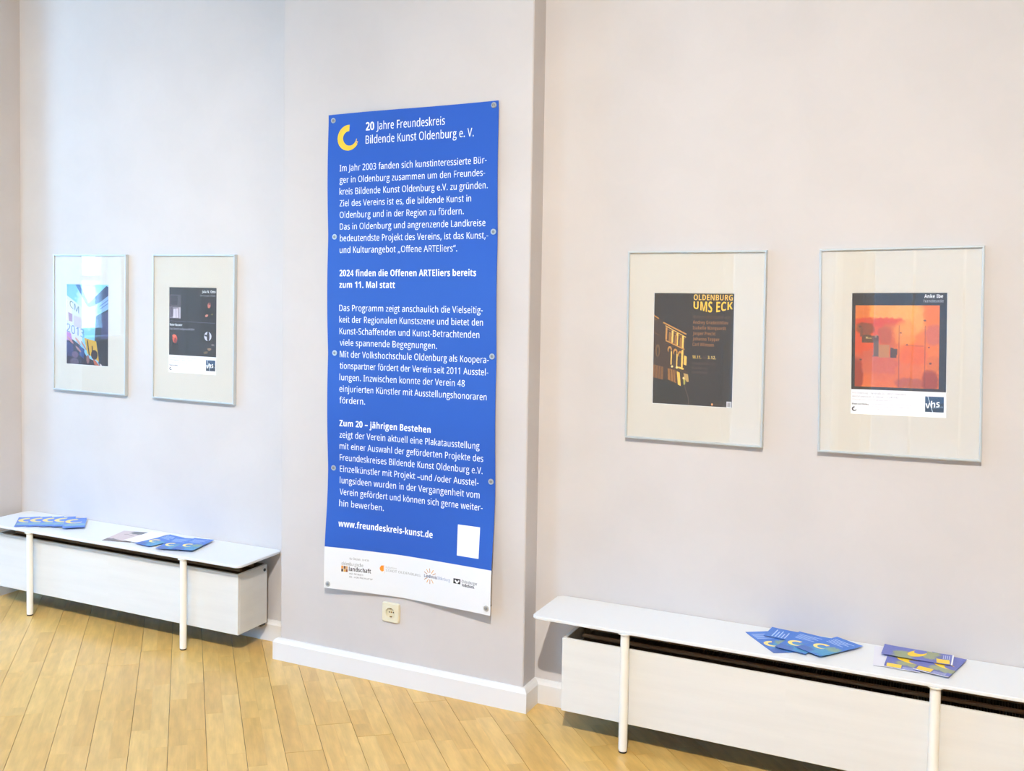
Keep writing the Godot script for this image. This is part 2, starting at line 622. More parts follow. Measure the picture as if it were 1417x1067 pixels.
func make_front(wm: Material, wood: Material, pane: Material) -> void:
	# unseen wall behind the camera with three arched windows, two mirrored in picture glass
	var spans := [[-4.6, -3.05, 0.7, 2.3], [-0.386, 0.57, 0.25, 4.0], [0.73, 1.8, 0.25, 4.0]]  # first opening is unseen, sized to send daylight into the left corner
	var st := begin()
	add_box(st, Vector3(ROOM_L - 0.3, 0, ROOM_F), Vector3(spans[0][0], CEIL, ROOM_F + 0.3))
	add_box(st, Vector3(spans[0][1], 0, ROOM_F), Vector3(spans[1][0], CEIL, ROOM_F + 0.3))
	add_box(st, Vector3(spans[1][1], 0, ROOM_F), Vector3(spans[2][0], CEIL, ROOM_F + 0.3))
	add_box(st, Vector3(spans[2][1], 0, ROOM_F), Vector3(ROOM_R + 0.3, CEIL, ROOM_F + 0.3))
	for s in spans:
		add_box(st, Vector3(s[0], 0, ROOM_F), Vector3(s[1], s[2], ROOM_F + 0.3))
		add_box(st, Vector3(s[0], s[3], ROOM_F), Vector3(s[1], CEIL, ROOM_F + 0.3))
	structure("wall_front", done(st), wm)
	var n := 2
	for s in spans:
		var w := Node3D.new()
		w.name = "window_%d" % n
		n += 1
		w.set_meta("kind", "structure")
		add_child(w)
		w.position = Vector3(s[0], 0, ROOM_F + 0.15)
		var wd: float = s[1] - s[0]
		var y0: float = s[2]
		var y1: float = s[3]
		var f := begin()
		for x in [0.035, wd - 0.035]:
			add_box(f, Vector3(x - 0.035, y0, -0.04), Vector3(x + 0.035, y1, 0.04), 0.004)
		for y in [y0 + 0.035, y1 - 0.035]:
			add_box(f, Vector3(0.07, y - 0.035, -0.04), Vector3(wd - 0.07, y + 0.035, 0.04), 0.004)
		part("window_frame", done(f), wood, w)
		var bars := int(wd / 0.3)
		for k in range(1, bars):
			var x := wd * k / bars
			part("glazing_bar", box(Vector3(x - 0.009, y0 + 0.07, -0.02), Vector3(x + 0.009, y1 - 0.07, 0.02), 0.003), wood, w)
		# curved transom
		var a := begin()
		var r := wd * 0.75
		for i in 16:
			var t0 := lerpf(-0.72, 0.72, i / 16.0)
			var t1 := lerpf(-0.72, 0.72, (i + 1) / 16.0)
			var p := []
			for e in [[t0, r], [t1, r], [t1, r + 0.07], [t0, r + 0.07]]:
				p.append(Vector2(clampf(wd / 2.0 + e[1] * sin(e[0]), 0.07, wd - 0.07), y1 - 1.05 - wd * 0.7 + e[1] * cos(e[0])) if y1 > 3.0 else Vector2(clampf(wd / 2.0 + e[1] * sin(e[0]), 0.07, wd - 0.07), y1 - 0.2 - r + e[1] * cos(e[0])))
			for z in [-0.025, 0.025]:
				quad(a, Vector3(p[0].x, p[0].y, z), Vector3(p[1].x, p[1].y, z), Vector3(p[2].x, p[2].y, z), Vector3(p[3].x, p[3].y, z), Vector3(0, 0, z))
			for e in [[0, 1, -1.0], [3, 2, 1.0]]:
				var g: Vector2 = p[e[0]]
				var h: Vector2 = p[e[1]]
				quad(a, Vector3(g.x, g.y, -0.025), Vector3(h.x, h.y, -0.025), Vector3(h.x, h.y, 0.025), Vector3(g.x, g.y, 0.025), Vector3(0, e[2], 0))
		part("arched_transom", done(a), wood, w)
		part("window_pane", box(Vector3(0.07, y0 + 0.07, -0.003), Vector3(wd - 0.07, y1 - 0.07, 0.003)), pane, w)
	# unseen wall outside, placed to keep open sky out of the front windows
	structure("wall_unseen_sky_blocker", box(Vector3(-2.4, -0.3, 10.0), Vector3(10, 13, 10.5), 0.02), paint(Color(0.42, 0.43, 0.44), 0.9))
	structure("floor_added_outside", box(Vector3(-9, -0.3, ROOM_F + 0.3), Vector3(10, -0.1, 10.0), 0.0), paint(Color(0.40, 0.40, 0.40), 0.9))  # added slab outside, hides bright ground from the mirrored windows


func skirt_run(st: SurfaceTool, a: Vector2, b: Vector2, out: Vector2, ea: float, eb: float) -> void:
	# one straight piece from a to b (x, z at the wall face); out points off the wall; ea, eb lengthen the front edge for a mitre
	var d := (b - a).normalized()
	var prof := [Vector2(0, 0), Vector2(SKIRT_T, 0), Vector2(SKIRT_T, SKIRT_H - 0.017), Vector2(SKIRT_T - 0.006, SKIRT_H - 0.006), Vector2(0.010, SKIRT_H), Vector2(0, SKIRT_H)]
	for i in prof.size() - 1:
		var p: Vector2 = prof[i]
		var q: Vector2 = prof[i + 1]
		var c := []
		for e in [[a, p, -ea], [b, p, eb], [b, q, eb], [a, q, -ea]]:
			var base: Vector2 = e[0]
			var w: Vector2 = base + out * e[1].x + d * e[2] * e[1].x / SKIRT_T
			c.append(Vector3(w.x, e[1].y, w.y))
		var n2 := Vector2(q.y - p.y, -(q.x - p.x))
		quad(st, c[0], c[1], c[2], c[3], Vector3(out.x * n2.x, n2.y, out.y * n2.x) if n2.length() > 0 else Vector3.UP)
	for e in [[a, -ea, -1.0], [b, eb, 1.0]]:
		var pts := []
		for p in prof:
			var base: Vector2 = e[0]
			var w: Vector2 = base + out * p.x + d * e[1] * p.x / SKIRT_T
			pts.append(Vector3(w.x, p.y, w.y))
		for i in range(1, pts.size() - 1):
			tri(st, pts[0], pts[i], pts[i + 1], Vector3(d.x * e[2], 0, d.y * e[2]))


func make_skirting() -> void:
	var m := paint(Color(0.89, 0.885, 0.88), 0.35)
	var t := SKIRT_T
	var O := Vector2(0, 1)
	var runs := {
		"baseboard_center": [[Vector2(PIER_X0, PIER), Vector2(0, PIER), O, t, t], [Vector2(0, REC_R), Vector2(0, PIER), Vector2(1, 0), -t, t], [Vector2(PIER_X0, REC_L), Vector2(PIER_X0, PIER), Vector2(-1, 0), -t, t]],
		"baseboard_left": [[Vector2(LEFT_X, REC_L), Vector2(PIER_X0, REC_L), O, -t, -t]],
		"baseboard_right": [[Vector2(0, REC_R), Vector2(RIGHT_X, REC_R), O, -t, -t]],
		"baseboard_far_left": [[Vector2(LEFT_X, REC_L), Vector2(LEFT_X, PIER_L), Vector2(1, 0), -t, t], [Vector2(ROOM_L, PIER_L), Vector2(LEFT_X, PIER_L), O, 0.0, t]],
		"baseboard_far_right": [[Vector2(RIGHT_X, PIER), Vector2(ROOM_R, PIER), O, t, 0.0], [Vector2(RIGHT_X, REC_R), Vector2(RIGHT_X, PIER), Vector2(-1, 0), -t, t]],
	}
	for k in runs:
		var st := begin()
		for r in runs[k]:
			skirt_run(st, r[0], r[1], r[2], r[3], r[4])
		structure(k, done(st), m)


# ---------------------------------------------------------------- floor
func in_view(p: Vector3, margin := 30.0) -> bool:
	var v := p - cam_c
	var w := v.dot(cam_f)
	if w < 0.2:
		return false
	var x := 708.5 - SHIFT.x + FOCAL * v.dot(cam_r) / w
	var y := 533.5 + SHIFT.y - FOCAL * v.dot(cam_u) / w
	return x > -margin and x < 1417 + margin and y < 1067 + margin


func add_strip(st: SurfaceTool, poly: PackedVector2Array, top: float, low: float, tone: Color, uv0: Vector2, along: Vector2, chamfer: float) -> void:
	var mid := Vector2.ZERO
	for p in poly:
		mid += p / poly.size()
	var across := along.orthogonal()
	var put := func(p: Vector2, h: float) -> void:
		st.set_color(tone)
		st.set_uv(uv0 + Vector2(p.dot(along) * 0.8, p.dot(across) * 2.4))
		st.add_vertex(Vector3(p.x, h, p.y))
	for i in poly.size():
		var a := poly[i]
		var b := poly[(i + 1) % poly.size()]
		if a.distance_to(b) < 1e-5:
			continue
		var ai := a + (mid - a).limit_length(chamfer)
		var bi := b + (mid - b).limit_length(chamfer)
		for f in [[ai, top, bi, top, mid, top], [a, top - chamfer, b, top - chamfer, bi, top], [a, top - chamfer, bi, top, ai, top], [a, low, b, low, b, top - chamfer], [a, low, b, top - chamfer, a, top - chamfer]]:
			var A := Vector3(f[0].x, f[1], f[0].y)
			var B := Vector3(f[2].x, f[3], f[2].y)
			var Cc := Vector3(f[4].x, f[5], f[4].y)
			var o2 := (a + b) / 2.0 - mid
			var n := Vector3(o2.x, 0.0, o2.y).normalized() * (1.0 if f[5] < top - chamfer * 0.5 or f[1] < top else 0.0) + Vector3.UP * (1.0 if f[3] >= top or f[5] >= top else 0.0)
			if (B - A).cross(Cc - A).dot(n) > 0.0:
				put.call(f[0], f[1]); put.call(f[4], f[5]); put.call(f[2], f[3])
			else:
				put.call(f[0], f[1]); put.call(f[2], f[3]); put.call(f[4], f[5])


func make_floor() -> void:
	var root := Node3D.new()
	root.name = "floor"
	root.set_meta("kind", "structure")
	add_child(root)
	part("subfloor", box(Vector3(ROOM_L - 0.3, -0.2, -0.4), Vector3(ROOM_R + 0.3, -0.0152, ROOM_F + 0.3)), paint(Color(0.25, 0.19, 0.13), 0.9), root)
	# beech: fine streaks along the grain with soft flecks
	var im := Image.create(512, 512, false, Image.FORMAT_RGB8)
	var n1 := FastNoiseLite.new()
	n1.seed = 11
	n1.frequency = 0.02
	var n2 := FastNoiseLite.new()
	n2.seed = 12
	n2.frequency = 0.02
	var n3 := FastNoiseLite.new()
	n3.seed = 15
	n3.frequency = 0.012
	for y in 512:
		for x in 512:
			var streak := n1.get_noise_2d(x * 0.35, y * 6.0) * 0.02
			var fleck := n2.get_noise_2d(x * 1.6, y * 9.0)
			var cloud := n3.get_noise_2d(x, y * 1.6) * 0.075
			var v := 0.94 + streak + cloud - (0.02 if fleck > 0.45 else 0.0)
			im.set_pixel(x, y, Color(minf(v, 1.0), minf(v * 0.99, 1.0), minf(v * 0.97, 1.0)))
	var wood := StandardMaterial3D.new()
	wood.albedo_color = Color(1, 1, 1)
	wood.albedo_texture = ImageTexture.create_from_image(im)
	wood.vertex_color_use_as_albedo = true
	wood.roughness = 0.3
	wood.metallic_specular = 0.55
	wood.heightmap_enabled = true
	wood.heightmap_texture = wood.albedo_texture
	wood.heightmap_scale = 0.04
	var core := paint(Color(0.36, 0.24, 0.13), 0.8)
	var ang := deg_to_rad(40.8)
	var along := Vector2(sin(ang), cos(ang))
	var nrm := Vector2(cos(ang), -sin(ang))
	var bw := 0.1337
	var room := PackedVector2Array([Vector2(ROOM_L, REC_L), Vector2(ROOM_R, REC_L), Vector2(ROOM_R, ROOM_F), Vector2(ROOM_L, ROOM_F)])
	var tones := [Color(0.685, 0.445, 0.142), Color(0.645, 0.408, 0.124), Color(0.705, 0.472, 0.16), Color(0.665, 0.428, 0.134), Color(0.63, 0.395, 0.117), Color(0.69, 0.455, 0.15)]
	var k0 := int(floor((ROOM_L * nrm.x + ROOM_F * nrm.y + 1.414) / bw)) - 1
	var k1 := int(ceil((ROOM_R * nrm.x + 1.414) / bw)) + 1
	for k in range(k0, k1):
		var s := -1.414 + k * bw
		var t := -6.0 - rng.randf() * 2.4
		while t < 11.0:
			var ln := 2.4
			var gap := 0.0007
			var q := func(sa: float, sb: float, ta: float, tb: float) -> PackedVector2Array:
				return PackedVector2Array([nrm * sa + along * ta, nrm * sb + along * ta, nrm * sb + along * tb, nrm * sa + along * tb])
			var ok := Geometry2D.intersect_polygons(q.call(s + gap, s + bw - gap, t + gap, t + ln - gap), room)
			if ok.size():
				var st := begin()
				add_strip(st, ok[0], -0.004, -0.015, Color(0.36, 0.2, 0.08), Vector2.ZERO, along, 0.0002)
				var singles := []
				for row in 2:
					var a := t + gap
					while a < t + ln - gap - 0.001:
						var b := minf(a + rng.randf_range(0.28, 0.62), t + ln - gap)
						if t + ln - gap - b < 0.12:
							b = t + ln - gap
						var sa := s + gap + row * (bw / 2.0 - gap)
						var piece := Geometry2D.intersect_polygons(q.call(sa, sa + bw / 2.0 - gap - 0.0001, a, b - 0.0001), room)
						var tone: Color = tones[rng.randi() % tones.size()]
						tone = tone * rng.randf_range(1.14, 1.20)
						var uv0 := Vector2(rng.randf(), rng.randf())
						if piece.size():
							var shown := false
							for p in piece[0]:
								shown = shown or in_view(Vector3(p.x, 0, p.y))
							if shown:
								singles.append([piece[0], tone, uv0])
							else:
								add_strip(st, piece[0], 0.0, -0.004, tone, uv0, along, 0.0002)
						a = b
				var board := part("floorboard", done(st), wood, root)
				for e in singles:
					var s2 := begin()
					add_strip(s2, e[0], 0.0, -0.004, e[1], e[2], along, 0.0002)
					part("wood_strip", done(s2), wood, board)
			t += ln


# ---------------------------------------------------------------- benches and heater covers
func make_benches() -> void:
	bench("bench", "white bench with two tubular legs over the heater, left of the banner", -2.912, -1.268, 0.425, REC_L + 0.003, REC_L + 0.3215, [-2.5615, -1.5894], 0.247)
	bench("bench", "white bench with two tubular legs over the heater, right of the banner", 0.099, 1.81, 0.4407, 0.003, 0.2976, [0.4477, 1.4316], 0.279)
	heater("white boxed-in heater under the bench left of the banner", -2.86, -1.3217, REC_L)
	heater("white boxed-in heater under the bench right of the banner", 0.2065, 1.77, REC_R)


func bench(called: String, label: String, x0: float, x1: float, top: float, z0: float, z1: float, legs: Array, lz: float) -> void:
	var t := thing(called, label, "bench", Vector3((x0 + x1) / 2.0, 0, (z0 + z1) / 2.0), "white benches along the wall")
	var white := paint(Color(0.87, 0.88, 0.885), 0.3)
	var tube := paint(Color(0.93, 0.92, 0.885), 0.35)
	var rubber := paint(Color(0.16, 0.13, 0.11), 0.7)
	var hw := (x1 - x0) / 2.0
	var hd := (z1 - z0) / 2.0
	part("bench_top", prism(rounded_rect(-hw, -hd, hw, hd, 0.028), top - 0.012, top, 0.002, 1), white, t)
	for x in legs:
		var at := Vector3(x - (x0 + x1) / 2.0, 0, lz - (z0 + z1) / 2.0)
		var leg := part("leg", lathe([Vector2(0.0, 0.006), Vector2(0.0145, 0.006), Vector2(0.0155, 0.009), Vector2(0.0155, top - 0.015), Vector2(0.024, top - 0.015), Vector2(0.024, top - 0.012), Vector2(0.0, top - 0.012)], 1, 24), tube, t, at)
		part("foot_cap", lathe([Vector2(0.0, 0.0), Vector2(0.0135, 0.0), Vector2(0.0148, 0.002), Vector2(0.0148, 0.006), Vector2(0.0, 0.006)], 1, 24), rubber, leg)


func heater(label: String, x0: float, x1: float, wall: float) -> void:
	var lo := 0.0939
	var hi := 0.3637
	var zf := wall + 0.258
	var zb := wall + 0.045
	var cx := (x0 + x1) / 2.0
	var t := thing("boxed_heater", label, "heater", Vector3(cx, 0, wall + 0.15), "boxed-in heaters under the benches")
	var o := Vector3(cx, 0, wall + 0.15)
	var white := paint(Color(0.875, 0.87, 0.85), 0.5)
	white.albedo_texture = noise_tex(0.03, Color(0.975, 0.975, 0.975), Color(1, 1, 1), 21, 256, 6.0)
	white.uv1_triplanar = true
	white.uv1_scale = Vector3(1.2, 3.0, 3.0)
	var dark := paint(Color(0.36, 0.27, 0.19), 0.6)
	var rail := paint(Color(0.55, 0.40, 0.27), 0.45)
	var iron := paint(Color(0.22, 0.20, 0.18), 0.5)
	part("front_panel", box(Vector3(x0, lo, zf - 0.014) - o, Vector3(x1, hi, zf) - o, 0.0015), white, t)
	for x in [x0, x1 - 0.014]:
		part("end_panel", box(Vector3(x, lo, zb) - o, Vector3(x + 0.014, hi, zf - 0.014) - o, 0.0015), white, t)
	part("back_panel", box(Vector3(x0 + 0.014, lo, zb) - o, Vector3(x1 - 0.014, hi, zb + 0.008) - o, 0.001), dark, t)
	# heating element: two pipes, cross fins and the rails that lie on them
	var st := begin()
	var n := int((x1 - x0 - 0.12) / 0.0085)
	for i in n:
		var x := x0 + 0.06 + i * 0.0085
		add_box(st, Vector3(x, hi - 0.14, zb + 0.03) - o, Vector3(x + 0.0016, hi - 0.012, zf - 0.024) - o)
	var fins := part("cooling_fins", done(st), dark, t)
	fins.set_meta("kind", "stuff")
	for z in [zf - 0.085, zb + 0.04]:
		part("rail", box(Vector3(x0 + 0.05, hi - 0.012, z - 0.010) - o, Vector3(x1 - 0.05, hi - 0.002, z + 0.010) - o, 0.002), rail, t)
	for z in [zb + 0.07, zf - 0.07]:
		var pipe := part("pipe", lathe([Vector2(0.0, 0.0), Vector2(0.011, 0.0), Vector2(0.011, x1 - x0 - 0.06), Vector2(0.0, x1 - x0 - 0.06)], 2, 12), dark, t, Vector3(x0 + 0.03, hi - 0.085, z) - o)
		pipe.rotation_degrees.y = 90.0
	for x in [x0 + 0.25, x1 - 0.25]:
		part("wall_bracket", box(Vector3(x - 0.02, 0.2, wall) - o, Vector3(x + 0.02, 0.28, zb) - o, 0.002), iron, t)
	for x in [x0 + 0.02, x1 - 0.02]:
		part("bracket", box(Vector3(x - 0.012, lo - 0.014, zb) - o, Vector3(x + 0.012, lo, zb + 0.035) - o, 0.002), iron, t)
	for s in [[x0, -1.0], [x1, 1.0]]:
		var bolt := part("bolt", lathe([Vector2(0.0, 0.0), Vector2(0.007, 0.0), Vector2(0.007, 0.004), Vector2(0.0, 0.006)], 2, 10), iron, t, Vector3(s[0], hi - 0.022, zb + 0.022) - o)
		bolt.rotation_degrees.y = 90.0 * s[1]


# ---------------------------------------------------------------- banner
func make_banner() -> void:
	var W := 0.7754
	var H := 1.9896
	var px := 1024.0   # pixels for a metre
	var im := Image.create(int(W * px), int(H * px), false, Image.FORMAT_RGB8)
	var blue := Color(0.155, 0.345, 0.71)
	var white := Color(0.97, 0.97, 0.985)
	im.fill(blue)
	im.fill_rect(Rect2i(0, int(1.815 * px), im.get_width(), im.get_height()), Color(0.90, 0.90, 0.90))
	var yel := Color(0.97, 0.79, 0.20)
	brush_c(im, 0.101 * px, 0.101 * px, 0.0405 * px, 0.026 * px, yel, Color(0.98, 0.70, 0.25))
	var e := write(im, "20", 0.183 * px, 0.076 * px, 0.046 * px, white, 0.040 * px, true)
	write(im, "Jahre Freundeskreis", e + 0.010 * px, 0.076 * px, 0.046 * px, white, 0.544 * px - e - 0.010 * px)
	write(im, "Bildende Kunst Oldenburg e. V.", 0.183 * px, 0.130 * px, 0.046 * px, white, 0.487 * px)
	var body := [
		[0, "Im Jahr 2003 fanden sich kunstinteressierte Bür-", 0.728], [1, "ger in Oldenburg zusammen um den Freundes-", 0.722],
		[2, "kreis Bildende Kunst Oldenburg e.V. zu gründen.", 0.733], [3, "Ziel des Vereins ist es, die bildende Kunst in", 0.661],
		[4, "Oldenburg und in der Region zu fördern.", 0.629], [5, "Das in Oldenburg und angrenzende Landkreise", 0.723],
		[6, "bedeutendste Projekt des Vereins, ist das Kunst,-", 0.735], [7, "und Kulturangebot „Offene ARTEliers“.", 0.601],
		[9, "2024 finden die Offenen ARTEliers bereits", 0.686], [10, "zum 11. Mal statt", 0.321],
		[12, "Das Programm zeigt anschaulich die Vielseitig-", 0.717], [13, "keit der Regionalen Kunstszene und bietet den", 0.718],
		[14, "Kunst-Schaffenden und Kunst-Betrachtenden", 0.702], [15, "viele spannende Begegnungen.", 0.514],
		[16, "Mit der Volkshochschule Oldenburg als Koopera-", 0.743], [17, "tionspartner fördert der Verein seit 2011 Ausstel-", 0.742],
		[18, "lungen. Inzwischen konnte der Verein 48", 0.64], [19, "einjurierten Künstler mit Ausstellungshonoraren", 0.737],
		[20, "fördern.", 0.182], [22, "Zum 20 – jährigen Bestehen", 0.488],
		[23, "zeigt der Verein aktuell eine Plakatausstellung", 0.708], [24, "mit einer Auswahl der geförderten Projekte des", 0.724],
		[25, "Freundeskreises Bildende Kunst Oldenburg e.V.", 0.721], [26, "Einzelkünstler mit Projekt –und /oder Ausstel-", 0.704],
		[27, "lungsideen wurden in der Vergangenheit vom", 0.709], [28, "Verein gefördert und können sich gerne weiter-", 0.724],
		[29, "hin bewerben.", 0.272], [30.75, "www.freundeskreis-kunst.de", 0.503]]
	for l in body:
		var x0 := 0.059
		var bold: bool = l[0] in [9, 10, 22, 30.75]
		write(im, l[1], x0 * px, (0.237 + 0.0484 * l[0]) * px, 0.0365 * px, white, (l[2] - x0) * px, bold)
	# white field where the square code stood
	fill_poly(im, Array(rounded_rect(0.617 * px, 1.656 * px, 0.716 * px, 1.778 * px, 2.0)), white)
	# sponsors' marks along the foot
	var grey := Color(0.52, 0.50, 0.48)
	var ink := Color(0.25, 0.22, 0.22)
	write(im, "GEFÖRDERT DURCH:", 0.117 * px, 1.858 * px, 0.011 * px, grey, 0.09 * px)
	write(im, "oldenburgische", 0.081 * px, 1.884 * px, 0.019 * px, grey, 0.100 * px)
	write(im, "landschaft", 0.115 * px, 1.906 * px, 0.024 * px, ink, 0.102 * px, true)
	for k in [[0, 0, Color(0.88, 0.55, 0.16)], [1, 0, Color(0.42, 0.30, 0.22)], [2, 0, Color(0.80, 0.62, 0.42)], [0, 1, Color(0.30, 0.22, 0.18)], [1, 1, Color(0.86, 0.66, 0.30)], [2, 1, Color(0.55, 0.30, 0.16)]]:
		im.fill_rect(Rect2i(int((0.081 + k[0] * 0.0099) * px), int((1.888 + k[1] * 0.0125) * px), 9, 12), k[2])
	write(im, "mit Mitteln", 0.117 * px, 1.921 * px, 0.011 * px, grey, 0.064 * px)
	write(im, "des Landes Niedersachsen", 0.117 * px, 1.934 * px, 0.011 * px, grey, 0.109 * px)
	var flame := Color(0.97, 0.55, 0.12)
	fill_poly(im, [Vector2(0.257, 1.878) * px, Vector2(0.263, 1.868) * px, Vector2(0.275, 1.866) * px, Vector2(0.275, 1.889) * px, Vector2(0.268, 1.892) * px, Vector2(0.259, 1.887) * px], flame)
	write(im, "Kulturbüro", 0.285 * px, 1.876 * px, 0.011 * px, Color(0.7, 0.68, 0.66), 0.05 * px)
	write(im, "STADT OLDENBURG", 0.285 * px, 1.890 * px, 0.014 * px, Color(0.62, 0.6, 0.58), 0.163 * px)
	stroke(im, Vector2(0.280, 1.864) * px, Vector2(0.280, 1.898) * px, 1.5, Color(0.9, 0.7, 0.55))
	for k in [[-62.0, 0], [-32.0, 1], [-2.0, 0], [32.0, 1], [62.0, 0], [148.0, 1], [178.0, 0], [208.0, 1], [238.0, 0]]:
		var a := deg_to_rad(k[0] - 90.0)
		var mid := Vector2(0.494, 1.880) * px
		var d := Vector2(cos(a), sin(a))
		stroke(im, mid + d * 0.014 * px, mid + d * 0.031 * px, 3.0, Color(0.86, 0.62, 0.30) if k[1] else Color(0.72, 0.52, 0.40))
	var le := write(im, "Landkreis", 0.467 * px, 1.887 * px, 0.017 * px, Color(0.25, 0.25, 0.35), 0.060 * px, true)
	write(im, "Oldenburg", le + 2.0, 1.887 * px, 0.017 * px, Color(0.50, 0.55, 0.68), 0.060 * px)
	im.fill_rect(Rect2i(int(0.606 * px), int(1.871 * px), 33, 20), Color(0.10, 0.09, 0.10))
	fill_poly(im, [Vector2(0.611, 1.875) * px, Vector2(0.617, 1.875) * px, Vector2(0.622, 1.882) * px, Vector2(0.627, 1.875) * px, Vector2(0.633, 1.875) * px, Vector2(0.633, 1.880) * px, Vector2(0.622, 1.890) * px, Vector2(0.611, 1.880) * px], white)
	write(im, "Oldenburger", 0.644 * px, 1.882 * px, 0.016 * px, Color(0.35, 0.35, 0.38), 0.070 * px)
	write(im, "Volksbank", 0.644 * px, 1.896 * px, 0.016 * px, Color(0.20, 0.20, 0.25), 0.058 * px, true)

	var lift := func(u: float, v: float) -> float:
		var y := v * H
		var pinch := absf(sin((y - 0.02) / 0.4875 * PI))          # held at the eyelets, loose between them
		var side := pow(absf(2.0 * u - 1.0), 2.0)
		var z := 0.006 + 0.007 * pinch * side + 0.003 * sin(u * 5.0 + y * 2.0)
		var foot := smoothstep(1.55, H, y)
		z += 0.040 * foot * pow(absf(u - 0.47) / 0.53, 1.25)
		z += 0.004 * smoothstep(0.05, 0.0, y) * sin(u * 7.0)
		return z
	var t := thing("exhibition_banner", "tall blue vinyl banner with white text hung on the middle pier", "banner", Vector3(-0.5167, 1.3598, PIER + 0.003))
	t.rotation.z = 0.0079
	var vinyl := print_mat(im, 0.42, 0.45)
	part("banner_sheet", sheet(W, H, 0.0008, lift, 24, 64), vinyl, t)
	var metal := paint(Color(0.78, 0.78, 0.77), 0.35)
	metal.metallic = 0.7
	var nail := paint(Color(0.55, 0.55, 0.56), 0.45)
	for g in [[0.024, 0.024], [0.755, 0.016], [0.032, 0.508], [0.757, 0.502], [0.033, 0.995], [0.757, 0.985], [0.027, 1.482], [0.757, 1.474], [0.018, 1.972], [0.757, 1.965]]:
		var z: float = lift.call(g[0] / W, g[1] / H)
		var at := Vector3(g[0] - W / 2.0, H / 2.0 - g[1], z)
		var ey := part("eyelet", ring(0.0085, 0.0035, 16, 6), metal, t, at)
		part("nail_head", lathe([Vector2(0.0, -z - 0.003), Vector2(0.002, -z - 0.003), Vector2(0.002, 0.001), Vector2(0.0062, 0.001), Vector2(0.0055, 0.003), Vector2(0.0, 0.004)], 2, 12), nail, ey)


